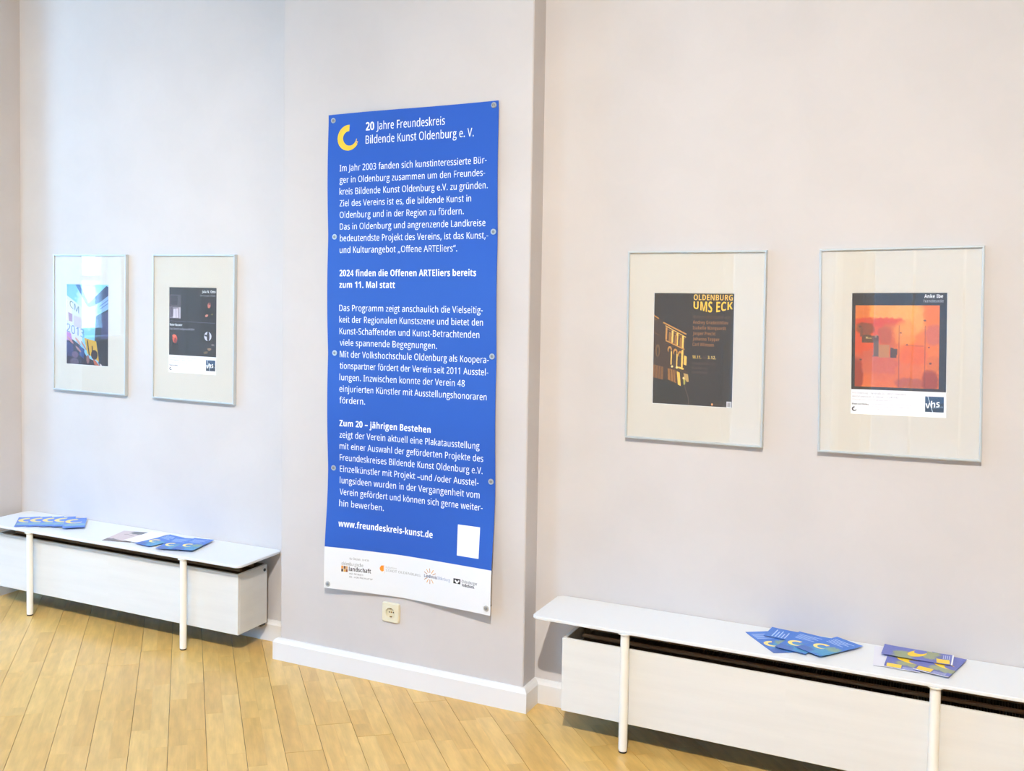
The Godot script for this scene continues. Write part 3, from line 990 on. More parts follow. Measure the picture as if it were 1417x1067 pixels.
# ---------------------------------------------------------------- framed posters
func make_frames() -> void:
	var alu := paint(Color(0.79, 0.81, 0.81), 0.45)
	alu.metallic = 0.45
	var mat_board := paint(Color(0.835, 0.812, 0.765), 0.8, 0.3)
	var core := paint(Color(0.98, 0.98, 0.975), 0.8, 0.3)
	var back := paint(Color(0.45, 0.33, 0.22), 0.9)
	var glass := paint(Color(1, 1, 1, 0.02), 0.02)
	glass.transparency = BaseMaterial3D.TRANSPARENCY_ALPHA
	var defs := [
		[-2.7102, 1.0815, -0.0074, REC_L, 0.088, 0.151, poster_street(), "slim silver frame with a poster of a street and yellow flag, leftmost on the wall"],
		[-2.0361, 1.0790, -0.0047, REC_L, 0.099, 0.156, poster_portraits(), "slim silver frame with a dark grey poster of small portraits"],
		[0.3527, 1.0827, 0.0034, REC_R, 0.100, 0.154, poster_night(), "slim silver frame with a black poster of a lit house front at night"],
		[1.0317, 1.0908, 0.0182, REC_R, 0.104, 0.151, poster_painting(), "slim silver frame with a poster of an orange abstract painting"]]
	for d in defs:
		var t := thing("picture_frame", d[7], "framed poster", Vector3(d[0] + 0.25, d[1] + 0.35, d[3] + 0.001), "framed posters along the wall")
		t.rotation.z = d[2]
		var fw := 0.0075
		var fd := 0.021
		for s in [-1.0, 1.0]:
			for vert in [true, false]:
				var st := begin()
				# mitred rail with a rounded front: profile across the face and out of the wall
				var prof := [Vector2(0.0, 0.0), Vector2(0.0, fd - 0.002), Vector2(0.002, fd), Vector2(fw - 0.0015, fd), Vector2(fw, fd - 0.0015), Vector2(fw, 0.0)]
				for i in prof.size() - 1:
					var p: Vector2 = prof[i]
					var q: Vector2 = prof[i + 1]
					var c := []
					for e in [[p, -1.0], [p, 1.0], [q, 1.0], [q, -1.0]]:
						var w: Vector2 = e[0]
						if vert:
							c.append(Vector3(s * (0.25 - w.x), e[1] * (0.35 - w.x), w.y))
						else:
							c.append(Vector3(e[1] * (0.25 - w.x), s * (0.35 - w.x), w.y))
					var n2 := Vector2(-(q.y - p.y), q.x - p.x)
					quad(st, c[0], c[1], c[2], c[3], Vector3(-s * n2.x * -1.0, 0, n2.y) if vert else Vector3(0, s * n2.x, n2.y))
				part("frame_rail", done(st), alu, t)
		part("backing", box(Vector3(-0.2425, -0.3425, 0.001), Vector3(0.2425, 0.3425, 0.010)), back, t)
		# poster behind the window of the mount
		var ox: float = d[4] - 0.25
		var oy: float = 0.35 - d[5]
		var ow := 0.291
		var oh := 0.411
		part("poster_print", sheet(ow + 0.006, oh + 0.006, 0.0004, func(_u, _v): return 0.0, 1, 1), d[6], t, Vector3(ox + ow / 2.0, oy - oh / 2.0, 0.0112))
		var st := begin()
		var xs := [-0.2425, ox, ox + ow, 0.2425]
		var ys := [-0.3425, oy - oh, oy, 0.3425]
		for i in 3:
			for j in 3:
				if i == 1 and j == 1:
					continue
				quad(st, Vector3(xs[i], ys[j], 0.0136), Vector3(xs[i + 1], ys[j], 0.0136), Vector3(xs[i + 1], ys[j + 1], 0.0136), Vector3(xs[i], ys[j + 1], 0.0136), Vector3.BACK)
		var mount := part("mount", done(st), mat_board, t)
		st = begin()
		var k := 0.0012
		var r := [Vector2(ox, oy - oh), Vector2(ox + ow, oy - oh), Vector2(ox + ow, oy), Vector2(ox, oy)]
		var mid := Vector2(ox + ow / 2.0, oy - oh / 2.0)
		for i in 4:
			var a: Vector2 = r[i]
			var b: Vector2 = r[(i + 1) % 4]
			var ai := a + Vector2(signf(mid.x - a.x), signf(mid.y - a.y)) * k
			var bi := b + Vector2(signf(mid.x - b.x), signf(mid.y - b.y)) * k
			var inn := mid - (a + b) / 2.0
			quad(st, Vector3(a.x, a.y, 0.0136), Vector3(b.x, b.y, 0.0136), Vector3(bi.x, bi.y, 0.0114), Vector3(ai.x, ai.y, 0.0114), Vector3(inn.x, inn.y, 0.3).normalized())
		part("bevelled_edge", done(st), core, mount)
		part("glass", box(Vector3(-0.2425, -0.3425, 0.0155), Vector3(0.2425, 0.3425, 0.0172)), glass, t)


const PW := 600
const PH := 848


func poster_foot(im: Image, top: int) -> void:
	# white strip with small print, the ring mark and the square school mark
	im.fill_rect(Rect2i(0, top, PW, PH - top), Color(0.95, 0.95, 0.965))
	var g := Color(0.60, 0.60, 0.63)
	var y := top + 30.0
	write(im, "VHS Oldenburg | Karlstraße 25 | 26123 Oldenburg", 14, y, 17, g, 335)
	write(im, "Ausstellungsdauer: 2. Februar – 7. Juli 2012", 14, y + 24, 17, g, 290)
	write(im, "Öffnungszeiten siehe Programmheft VHS", 14, y + 46, 15, Color(0.72, 0.72, 0.74), 255)
	write(im, "Bildende Kunst Oldenburg", 14, y + 76, 14, Color(0.15, 0.14, 0.14), 105, true)
	for k in 3:
		write(im, ["Eine Ausstellung in Zusammenarbeit mit dem", "Freundeskreis Bildende Kunst Oldenburg e.V.", "und der Volkshochschule Oldenburg"][k], 130, y + 72 + k * 18, 13, Color(0.76, 0.75, 0.77), [265, 262, 160][k])
	brush_c(im, 30, y + 106, 12, 8, Color(0.12, 0.11, 0.11), Color(0.2, 0.2, 0.2))
	var x0 := 468
	var y0 := int(y) + 2
	im.fill_rect(Rect2i(x0, y0, 112, 104), Color(0.10, 0.27, 0.42))
	fill_poly(im, [Vector2(x0, y0 + 70), Vector2(x0 + 112, y0 + 40), Vector2(x0 + 112, y0 + 104), Vector2(x0, y0 + 104)], Color(0.07, 0.17, 0.27))
	stroke(im, Vector2(x0 + 16, y0), Vector2(x0 + 46, y0 + 104), 4.0, Color(0.85, 0.9, 0.95))
	write(im, "vhs", x0 + 2, y0 + 82, 62, Color.WHITE, 86, true, func(q): return q + Vector2(0, -(q.x - x0) * 0.16))
	write(im, "oldenburg", x0 + 44, y0 + 88, 14, Color(0.7, 0.78, 0.86), 62, false, func(q): return q + Vector2(0, -(q.x - x0) * 0.16))


func poster_painting() -> Material:
	var im := Image.create(PW, PH, false, Image.FORMAT_RGB8)
	im.fill(Color(0.135, 0.130, 0.145))
	var OR := Color(0.93, 0.46, 0.10)
	var LT := Color(0.98, 0.66, 0.30)
	var RD := Color(0.82, 0.24, 0.08)
	var DK := Color(0.30, 0.22, 0.12)
	var RO := Color(0.78, 0.36, 0.25)
	var art := wash(252, 252, OR, [
		[0.30, 0.06, 0.45, 0.12, LT, 0.8], [0.62, 0.16, 0.22, 0.18, LT, 0.85], [0.05, 0.1, 0.12, 0.2, OR.darkened(0.1), 0.8], [0.28, 0.20, 0.30, 0.05, RD, 0.85],
		[0.22, 0.45, 0.26, 0.22, RD, 0.7], [0.42, 0.38, 0.12, 0.16, OR.darkened(0.12), 0.7], [0.60, 0.33, 0.12, 0.14, LT.lerp(OR, 0.4), 0.8], [0.12, 0.28, 0.10, 0.07, DK, 0.55],
		[0.20, 0.60, 0.10, 0.06, RO, 0.8], [0.36, 0.36, 0.08, 0.10, Color(0.60, 0.26, 0.12), 0.4],
		[0.24, 0.74, 0.30, 0.16, RO, 0.85], [0.30, 0.90, 0.28, 0.08, OR.lerp(RO, 0.5), 0.8], [0.70, 0.60, 0.15, 0.12, Color(0.88, 0.38, 0.07), 0.9], [0.66, 0.80, 0.16, 0.10, OR.lerp(RO, 0.45), 0.9], [0.66, 0.93, 0.16, 0.06, RO.darkened(0.15), 0.8],
		[0.92, 0.12, 0.10, 0.12, OR, 0.9], [0.93, 0.35, 0.09, 0.12, RO.lightened(0.05), 0.8], [0.93, 0.70, 0.08, 0.10, OR.darkened(0.1), 0.8], [0.90, 0.90, 0.09, 0.12, RD.darkened(0.35), 0.75], [0.03, 0.85, 0.06, 0.2, RD.darkened(0.3), 0.8]], 0.05, 4, 0.02)
	for e in [[0.08, 0.36, 0.29, 0.455, DK], [0.22, 0.42, 0.29, 0.62, DK.lightened(0.12)], [0.285, 0.47, 0.42, 0.635, Color(0.72, 0.50, 0.27)], [0.425, 0.515, 0.51, 0.635, DK.darkened(0.15)], [0.125, 0.385, 0.20, 0.41, Color(0.85, 0.76, 0.52)], [0.06, 0.26, 0.10, 0.38, Color(0.45, 0.26, 0.16)], [0.24, 0.35, 0.27, 0.40, Color(0.62, 0.50, 0.36)]]:
		var jig := 1.5
		fill_poly(art, [Vector2(e[0] * 252 + jig, e[1] * 252), Vector2(e[2] * 252, e[1] * 252 + jig), Vector2(e[2] * 252 - jig, e[3] * 252), Vector2(e[0] * 252, e[3] * 252 - jig)], Color(e[4].r, e[4].g, e[4].b, 0.88))
	art.resize(84, 84, Image.INTERPOLATE_TRILINEAR)
	art.resize(252, 252, Image.INTERPOLATE_CUBIC)
	for x in [0.525, 0.83]:
		fill_poly(art, [Vector2(x * 252, 60), Vector2(x * 252 + 2.5, 60), Vector2(x * 252 + 2.5, 246), Vector2(x * 252, 246)], Color(0.45, 0.20, 0.08, 0.45))
	fill_poly(art, [Vector2(150, 120), Vector2(208, 121), Vector2(208, 123), Vector2(150, 122)], Color(0.5, 0.2, 0.05, 0.5))
	for p in [[0.625, 0.47, 3.0], [0.83, 0.18, 4.0], [0.90, 0.69, 4.0], [0.55, 0.33, 3.0], [0.07, 0.66, 4.0], [0.06, 0.26, 4.0], [0.88, 0.50, 3.0]]:
		fill_poly(art, oval(p[0] * 252, p[1] * 252, p[2], p[2] * 0.7), Color(0.25, 0.12, 0.06, 0.8))
	art.resize(518, 566, Image.INTERPOLATE_BILINEAR)
	im.blit_rect(art, Rect2i(0, 0, 518, 566), Vector2i(30, 92))
	im.fill_rect(Rect2i(0, 652, PW, 20), Color(0.17, 0.13, 0.12))
	write(im, "Anke Ibe", 455, 42, 32, Color.WHITE, 112, true)
	write(im, "handmade", 452, 72, 28, Color(0.72, 0.72, 0.74), 118)
	poster_foot(im, 672)
	return print_mat(im)


func poster_night() -> Material:
	var im := Image.create(PW, PH, false, Image.FORMAT_RGB8)
	# night sky and dark hedge
	for y in PH:
		im.fill_rect(Rect2i(0, y, PW, 1), Color(0.145, 0.112, 0.098))
	fill_poly(im, [Vector2(0, 640), Vector2(120, 655), Vector2(250, 690), Vector2(330, 848), Vector2(0, 848)], Color(0.135, 0.115, 0.075))
	var wall := Color(0.24, 0.155, 0.09)
	var lit := Color(0.80, 0.55, 0.22)
	var hot := Color(1.0, 0.80, 0.36)
	# lit corner house, its eaves running down to the right
	fill_poly(im, [Vector2(0, 175), Vector2(120, 240), Vector2(250, 318), Vector2(240, 560), Vector2(270, 600), Vector2(225, 690), Vector2(110, 655), Vector2(0, 640)], wall)
	stroke(im, Vector2(0, 172), Vector2(45, 200), 9.0, lit)
	stroke(im, Vector2(0, 195), Vector2(30, 212), 5.0, Color(0.5, 0.33, 0.15))
	stroke(im, Vector2(78, 228), Vector2(252, 312), 10.0, lit)
	stroke(im, Vector2(95, 252), Vector2(250, 335), 5.0, hot)
	stroke(im, Vector2(100, 272), Vector2(245, 345), 6.0, Color(0.55, 0.36, 0.15))
	for x in [104, 150, 186, 228]:
		var yy: float = 262.0 + (x - 100) * 0.5
		stroke(im, Vector2(x, yy), Vector2(x - 2, yy + 92), 13.0, lit if x < 140 else hot)
	for x in [122, 166, 204]:
		var yy: float = 285.0 + (x - 100) * 0.48
		fill_poly(im, [Vector2(x, yy), Vector2(x + 18, yy + 9), Vector2(x + 16, yy + 80), Vector2(x - 2, yy + 72)], Color(0.62, 0.42, 0.17))
	stroke(im, Vector2(98, 362), Vector2(240, 426), 9.0, lit)
	stroke(im, Vector2(0, 300), Vector2(60, 330), 5.0, Color(0.42, 0.28, 0.14))
	for x in [118, 160, 196]:
		var yy: float = 395.0 + (x - 100) * 0.42
		fill_poly(im, oval(x + 12, yy + 26, 16, 24), lit)
		fill_poly(im, oval(x + 13, yy + 36, 9, 18), Color(0.20, 0.12, 0.07))
		stroke(im, Vector2(x + 26, yy + 40), Vector2(x + 24, yy + 140), 9.0, hot)
	stroke(im, Vector2(226, 430), Vector2(222, 562), 13.0, hot)
	fill_poly(im, [Vector2(238, 470), Vector2(258, 478), Vector2(256, 545), Vector2(236, 538)], hot)
	stroke(im, Vector2(196, 560), Vector2(236, 572), 12.0, hot)
	for x in [30, 34]:
		fill_poly(im, oval(x + 8, 440, 15, 46), Color(0.46, 0.31, 0.15))
	fill_poly(im, oval(41, 446, 7, 36), Color(0.24, 0.15, 0.08))
	# lit ground floor
	fill_poly(im, [Vector2(0, 545), Vector2(84, 562), Vector2(84, 660), Vector2(0, 640)], Color(0.52, 0.33, 0.13))
	for x in [24, 48, 66]:
		stroke(im, Vector2(x, 556), Vector2(x - 4, 650), 6.0, Color(0.36, 0.22, 0.10))
	fill_poly(im, [Vector2(118, 570), Vector2(180, 585), Vector2(184, 680), Vector2(120, 655)], Color(0.62, 0.40, 0.15))
	for x in [136, 156, 172]:
		stroke(im, Vector2(x, 580), Vector2(x + 8, 672), 6.0, Color(0.36, 0.22, 0.08))
	fill_poly(im, [Vector2(186, 590), Vector2(208, 600), Vector2(218, 700), Vector2(196, 690)], hot)
	for p in [[150, 556, 8], [186, 562, 9], [240, 640, 10]]:
		fill_poly(im, oval(p[0], p[1], p[2], p[2]), Color(1.0, 0.88, 0.55))
	fill_poly(im, [Vector2(236, 602), Vector2(270, 610), Vector2(276, 665), Vector2(262, 668), Vector2(244, 640)], Color(0.78, 0.63, 0.36))
	fill_poly(im, [Vector2(236, 650), Vector2(250, 648), Vector2(250, 686), Vector2(238, 690)], Color(0.72, 0.68, 0.28))
	var last := Vector2(246, 690)
	for p in [Vector2(256, 735), Vector2(270, 765), Vector2(277, 800), Vector2(276, 848)]:
		stroke(im, last, p, 5.0, Color(0.36, 0.29, 0.25))
		last = p
	# lettering
	write(im, "OLDENBURG", 300, 57, 57, Color(0.97, 0.78, 0.36), 282, true)
	var bend := func(q: Vector2) -> Vector2:
		var u := clampf((q.x - 300.0) / 282.0, 0.0, 1.0)
		var grow := 1.0 + 0.50 * pow(sin(u * PI), 1.4)
		return Vector2(q.x, 68.0 + (q.y - 68.0) * grow)
	write(im, "UMS ECK", 300, 120, 72, Color(1.0, 0.80, 0.24), 282, true, bend)
	var soft := Color(0.62, 0.40, 0.22)
	var rows := [["Malerei und Grafik von", 268, Color(0.40, 0.29, 0.21)], ["Andrey Gradetchliev", 255, soft], ["Isabelle Marquardt", 240, soft], ["Jasper Precht", 165, soft], ["Johanna Tepper", 195, soft], ["Carl Wilmsen", 155, soft]]
	for k in rows.size():
		write(im, rows[k][0], 298, 192 + k * 41, 34, rows[k][2], rows[k][1], k > 0)
	write(im, "18.11.", 298, 490, 32, Color(0.95, 0.78, 0.35), 66, true)
	write(im, "bis", 376, 490, 26, Color(0.42, 0.32, 0.26), 26)
	write(im, "3.12.", 410, 490, 32, Color(0.95, 0.80, 0.42), 60, true)
	for k in 3:
		write(im, ["Hauptstraße 10", "Galerie", "Eintritt frei"][k], 298, 534 + k * 34, 28, Color(0.36, 0.27, 0.23), [165, 105, 110][k])
	write(im, "mit Unterstützung", 462, 806, 15, Color(0.34, 0.27, 0.22), 74)
	write(im, "Kulturförderung", 462, 828, 15, Color(0.44, 0.31, 0.20), 74)
	fill_poly(im, oval(449, 824, 7, 9), Color(0.95, 0.66, 0.40))
	im.fill_rect(Rect2i(552, 796, 36, 46), Color(0.80, 0.80, 0.82))
	im.fill_rect(Rect2i(560, 806, 20, 28), Color(0.62, 0.62, 0.64))
	return print_mat(im)


func poster_portraits() -> Material:
	var im := wash(150, 212, Color(0.17, 0.175, 0.195), [], 0.01, 9)
	im.resize(PW, PH, Image.INTERPOLATE_BILINEAR)
	im.fill_rect(Rect2i(400, 40, 200, 500), Color(0.135, 0.125, 0.14))
	im.fill_rect(Rect2i(215, 0, 30, 672), Color(0.13, 0.135, 0.15))  # dark band of a glass reflection, painted into the print
	# drawing of a grey interior
	im.fill_rect(Rect2i(14, 80, 140, 120), Color(0.34, 0.31, 0.34))
	im.fill_rect(Rect2i(28, 90, 84, 90), Color(0.22, 0.21, 0.24))
	im.fill_rect(Rect2i(14, 200, 138, 112), Color(0.55, 0.51, 0.56))
	fill_poly(im, [Vector2(20, 205), Vector2(52, 200), Vector2(58, 290), Vector2(20, 306)], Color(0.38, 0.34, 0.40))
	fill_poly(im, [Vector2(62, 222), Vector2(116, 214), Vector2(124, 306), Vector2(56, 308)], Color(0.84, 0.80, 0.84))
	stroke(im, Vector2(92, 216), Vector2(96, 306), 5.0, Color(0.40, 0.36, 0.42))
	fill_poly(im, [Vector2(128, 206), Vector2(150, 204), Vector2(150, 312), Vector2(134, 312)], Color(0.75, 0.72, 0.76))
	# figure in black with folded hands
	fill_poly(im, [Vector2(452, 210), Vector2(480, 190), Vector2(540, 192), Vector2(566, 230), Vector2(560, 305), Vector2(440, 300)], Color(0.075, 0.07, 0.075))
	fill_poly(im, oval(501, 176, 18, 28, 0.15), Color(0.80, 0.42, 0.36))
	fill_poly(im, oval(507, 160, 14, 12), Color(0.50, 0.27, 0.24))
	fill_poly(im, oval(472, 276, 20, 12, -0.3), Color(0.86, 0.53, 0.46))
	fill_poly(im, oval(538, 262, 11, 7, -0.5), Color(0.50, 0.44, 0.24))
	# head with a red glow
	fill_poly(im, [Vector2(30, 640), Vector2(48, 560), Vector2(80, 545), Vector2(120, 560), Vector2(140, 640)], Color(0.11, 0.10, 0.11))
	fill_poly(im, oval(80, 512, 30, 42, -0.1), Color(0.86, 0.36, 0.28))
	fill_poly(im, oval(88, 530, 18, 26), Color(0.60, 0.22, 0.19))
	fill_poly(im, oval(72, 484, 24, 14), Color(0.92, 0.46, 0.36))
	# striped cup shape and three small pebbles
	fill_poly(im, [Vector2(405, 440), Vector2(440, 432), Vector2(440, 500), Vector2(408, 495)], Color(0.06, 0.08, 0.11))
	fill_poly(im, oval(488, 475, 44, 44), Color(0.86, 0.85, 0.92))
	fill_poly(im, oval(492, 476, 17, 46), Color(0.17, 0.16, 0.19))
	fill_poly(im, [Vector2(450, 458), Vector2(490, 462), Vector2(490, 478), Vector2(448, 474)], Color(0.2, 0.18, 0.22))
	fill_poly(im, oval(548, 556, 20, 9), Color(0.50, 0.44, 0.44))
	fill_poly(im, [Vector2(480, 590), Vector2(520, 586), Vector2(535, 596), Vector2(508, 616), Vector2(488, 606)], Color(0.62, 0.48, 0.38))
	fill_poly(im, oval(464, 632, 28, 12, -0.2), Color(0.46, 0.36, 0.26))
	stroke(im, Vector2(14, 338), Vector2(580, 346), 3.0, Color(0.44, 0.43, 0.52))
	write(im, "Jula N. Otto", 412, 58, 34, Color.WHITE, 166, true)
	write(im, "Zeichnungen, Plastik", 390, 92, 24, Color(0.66, 0.66, 0.70), 188)
	write(im, "Peter Rauwer", 16, 386, 32, Color.WHITE, 156, true)
	write(im, "Das Gesicht aufgemacht bitte", 16, 424, 28, Color(0.78, 0.74, 0.80), 308)
	poster_foot(im, 672)
	return print_mat(im)


func poster_street() -> Material:
	# street canyon under a pale sky, banners on the left, a yellow flag, dark house on the right, people below
	var sky := wash(200, 282, Color(0.50, 0.76, 0.88), [[0.15, 0.1, 0.3, 0.25, Color(0.45, 0.70, 0.88), 0.9], [0.5, 0.28, 0.25, 0.25, Color(0.78, 0.90, 0.94), 0.9]], 0.02, 31)
	sky.resize(PW, PH, Image.INTERPOLATE_BILINEAR)
	var im := sky
	fill_poly(im, [Vector2(125, 0), Vector2(185, 0), Vector2(330, 215), Vector2(300, 235)], Color(0.20, 0.38, 0.56))
	fill_poly(im, [Vector2(600, 30), Vector2(560, 20), Vector2(300, 215), Vector2(320, 250), Vector2(470, 190), Vector2(600, 120)], Color(0.10, 0.16, 0.34))
	fill_poly(im, [Vector2(600, 110), Vector2(440, 210), Vector2(440, 310), Vector2(600, 250)], Color(0.52, 0.66, 0.82))
	stroke(im, Vector2(470, 230), Vector2(590, 160), 8.0, Color(0.25, 0.36, 0.62))
	stroke(im, Vector2(480, 255), Vector2(590, 195), 8.0, Color(0.28, 0.38, 0.62))
	fill_poly(im, [Vector2(600, 250), Vector2(420, 330), Vector2(400, 620), Vector2(470, 848), Vector2(600, 848)], Color(0.105, 0.10, 0.17))
	fill_poly(im, [Vector2(600, 270), Vector2(500, 320), Vector2(490, 560), Vector2(600, 560)], Color(0.22, 0.18, 0.34))
	# hanging cloths with big letters
	fill_poly(im, [Vector2(0, 120), Vector2(130, 190), Vector2(230, 250), Vector2(230, 620), Vector2(0, 560)], Color(0.80, 0.80, 0.82))
	fill_poly(im, [Vector2(0, 160), Vector2(80, 190), Vector2(90, 420), Vector2(0, 380)], Color(0.86, 0.80, 0.66))
	fill_poly(im, [Vector2(30, 300), Vector2(90, 320), Vector2(90, 400), Vector2(40, 390)], Color(0.64, 0.48, 0.55))
	fill_poly(im, [Vector2(110, 330), Vector2(220, 360), Vector2(220, 470), Vector2(110, 440)], Color(0.76, 0.70, 0.80))
	write(im, "CM", 52, 240, 96, Color(0.28, 0.42, 0.36), 130, false, func(q): return q + Vector2(0, (q.x - 52) * 0.55))
	write(im, "2013", 8, 500, 120, Color(0.32, 0.44, 0.58), 250, false, func(q): return q + Vector2(0, (q.x - 8) * 0.25))
	# yellow flag
	fill_poly(im, [Vector2(258, 560), Vector2(425, 590), Vector2(465, 800), Vector2(380, 760), Vector2(300, 720)], Color(0.80, 0.63, 0.16))
	stroke(im, Vector2(300, 580), Vector2(330, 740), 16.0, Color(0.16, 0.13, 0.14))
	stroke(im, Vector2(370, 640), Vector2(376, 760), 14.0, Color(0.18, 0.15, 0.12))
	# people, seen from behind
	fill_poly(im, [Vector2(0, 520), Vector2(70, 570), Vector2(200, 640), Vector2(300, 760), Vector2(420, 800), Vector2(470, 848), Vector2(0, 848)], Color(0.14, 0.12, 0.20))
	fill_poly(im, [Vector2(0, 500), Vector2(70, 520), Vector2(90, 600), Vector2(0, 590)], Color(0.72, 0.42, 0.66))
	fill_poly(im, [Vector2(0, 600), Vector2(100, 640), Vector2(110, 760), Vector2(0, 760)], Color(0.20, 0.20, 0.40))
	fill_poly(im, [Vector2(190, 640), Vector2(262, 680), Vector2(250, 780), Vector2(190, 740)], Color(0.12, 0.26, 0.50))
	for p in [[60, 590, 12, 60, -0.9, Color(0.74, 0.50, 0.50)], [170, 600, 14, 54, -0.8, Color(0.78, 0.56, 0.46)], [250, 640, 10, 60, -0.7, Color(0.70, 0.48, 0.40)], [175, 680, 12, 50, -0.9, Color(0.66, 0.46, 0.44)]]:
		fill_poly(im, oval(p[0], p[1], p[2], p[3], p[4]), p[5])
	for p in [[130, 740, 46, 34, Color(0.42, 0.32, 0.42)], [310, 780, 22, 44, Color(0.56, 0.38, 0.38)], [120, 815, 60, 40, Color(0.38, 0.32, 0.40)], [400, 730, 46, 50, Color(0.16, 0.10, 0.16)]]:
		fill_poly(im, oval(p[0], p[1], p[2], p[3]), p[4])
	fill_poly(im, [Vector2(380, 770), Vector2(420, 790), Vector2(480, 848), Vector2(400, 830)], Color(0.74, 0.36, 0.24))
	fill_poly(im, [Vector2(470, 815), Vector2(500, 825), Vector2(510, 848), Vector2(480, 848)], Color(0.8, 0.72, 0.72))
	return print_mat(im)


# ---------------------------------------------------------------- wall socket
func make_socket() -> void:
	var t := thing("wall_socket", "cream wall socket under the blue banner", "socket", Vector3(-0.5898, 0.2935, PIER))
	var cream := paint(Color(0.87, 0.84, 0.74), 0.35)
	var dark := paint(Color(0.14, 0.10, 0.07), 0.6)
	var brass := paint(Color(0.62, 0.48, 0.26), 0.35)
	brass.metallic = 0.8
	# plate with a round opening
	var outer := rounded_rect(-0.041, -0.041, 0.041, 0.041, 0.006, 5)
	var n := 48
	var st := begin()
	for i in n:
		var a := TAU * i / n
		var b := TAU * (i + 1) / n
		var edge := func(ang: float, k: float) -> Vector2:
			var d := Vector2(cos(ang), sin(ang))
			var r: float = k / maxf(absf(d.x), absf(d.y))
			return d * minf(r, k * 1.33)
		var ri := 0.0205
		var ia := Vector2(cos(a), sin(a)) * ri
		var ib := Vector2(cos(b), sin(b)) * ri
		var oa: Vector2 = edge.call(a, 0.037)
		var ob: Vector2 = edge.call(b, 0.037)
		var pa: Vector2 = edge.call(a, 0.041)
		var pb: Vector2 = edge.call(b, 0.041)
		var m := Vector3(cos((a + b) / 2), sin((a + b) / 2), 0)
		quad(st, Vector3(ia.x, ia.y, 0.011), Vector3(ib.x, ib.y, 0.011), Vector3(ob.x, ob.y, 0.011), Vector3(oa.x, oa.y, 0.011), Vector3.BACK)
		quad(st, Vector3(oa.x, oa.y, 0.011), Vector3(ob.x, ob.y, 0.011), Vector3(pb.x, pb.y, 0.006), Vector3(pa.x, pa.y, 0.006), m + Vector3.BACK)
		quad(st, Vector3(pa.x, pa.y, 0.006), Vector3(pb.x, pb.y, 0.006), Vector3(pb.x, pb.y, 0.0), Vector3(pa.x, pa.y, 0.0), m)
	part("cover_plate", done(st), cream, t)
	part("socket_well", lathe([Vector2(0.0, 0.0008), Vector2(0.0195, 0.0008), Vector2(0.0205, 0.011), Vector2(0.0225, 0.0125), Vector2(0.024, 0.011)], 2, 32), cream, t)
	for x in [-0.0095, 0.0095]:
		part("contact_hole", lathe([Vector2(0.0, 0.0012), Vector2(0.0028, 0.0012), Vector2(0.0028, 0.0008), Vector2(0.0, 0.0008)], 2, 12), dark, t, Vector3(x, 0, 0))
	for y in [-1.0, 1.0]:
		part("earth_clip", box(Vector3(-0.004, y * 0.0178 - 0.0015, 0.001), Vector3(0.004, y * 0.0178 + 0.0015, 0.0085), 0.0005), brass, t)
	part("centre_screw", lathe([Vector2(0.0, 0.0022), Vector2(0.003, 0.0018), Vector2(0.0035, 0.0008), Vector2(0.0, 0.0008)], 2, 12), brass, t)


# ---------------------------------------------------------------- flyers on the benches
func flyer_blue(seed_: int, warm: float) -> Material:
	var im := wash(128, 256, Color(0.27, 0.47, 0.80), [[0.7, 0.75, 0.5, 0.2, Color(0.32, 0.62, 0.76), 0.8], [0.2, 0.9, 0.3, 0.12, Color(0.30, 0.42, 0.70), 0.8], [0.75, 0.55, 0.22, 0.10, Color(0.60, 0.68, 0.50), 0.7 * warm]], 0.05, seed_)
	im.resize(256, 512, Image.INTERPOLATE_BILINEAR)
	brush_c(im, 96, 300, 52, 34, Color(0.98, 0.86, 0.48), Color(1.0, 0.95, 0.82), 0.3)
	for k in 5:
		stroke(im, Vector2(28, 60 + k * 26), Vector2(28 + [190, 150, 176, 120, 160][k], 60 + k * 26), 9.0, Color(0.72, 0.80, 0.94))
	return print_mat(im, 0.4)


func flyer_purple(seed_: int) -> Material:
	var im := wash(128, 256, Color(0.42, 0.45, 0.72), [[0.3, 0.3, 0.35, 0.14, Color(0.60, 0.64, 0.46), 0.9], [0.7, 0.68, 0.4, 0.13, Color(0.62, 0.65, 0.48), 0.9], [0.3, 0.85, 0.4, 0.1, Color(0.36, 0.40, 0.68), 0.8]], 0.05, seed_)
	im.resize(256, 512, Image.INTERPOLATE_BILINEAR)
	fill_poly(im, oval(160, 250, 96, 56, 0.5), Color(0.96, 0.80, 0.20))
	fill_poly(im, oval(214, 272, 60, 40, 0.6), Color(0.45, 0.47, 0.74))
	fill_poly(im, [Vector2(14, 400), Vector2(120, 392), Vector2(122, 486), Vector2(18, 492)], Color(0.95, 0.80, 0.25))
	for k in 4:
		stroke(im, Vector2(130, 440 + k * 14), Vector2(224, 440 + k * 14), 6.0, Color(0.75, 0.78, 0.90))
	im.fill_rect(Rect2i(0, 500, 256, 12), Color(0.93, 0.93, 0.95))
	return print_mat(im, 0.4)


func flyer_yellow(seed_: int) -> Material:
	var im := wash(128, 256, Color(0.36, 0.52, 0.84), [[0.5, 0.70, 0.5, 0.14, Color(0.52, 0.70, 0.72), 0.8], [0.5, 0.9, 0.5, 0.1, Color(0.30, 0.48, 0.82), 0.8]], 0.05, seed_)
	im.resize(256, 512, Image.INTERPOLATE_BILINEAR)
	brush_c(im, 128, 160, 88, 56, Color(0.93, 0.84, 0.50), Color(0.92, 0.86, 0.66), 0.2)
	return print_mat(im, 0.4)


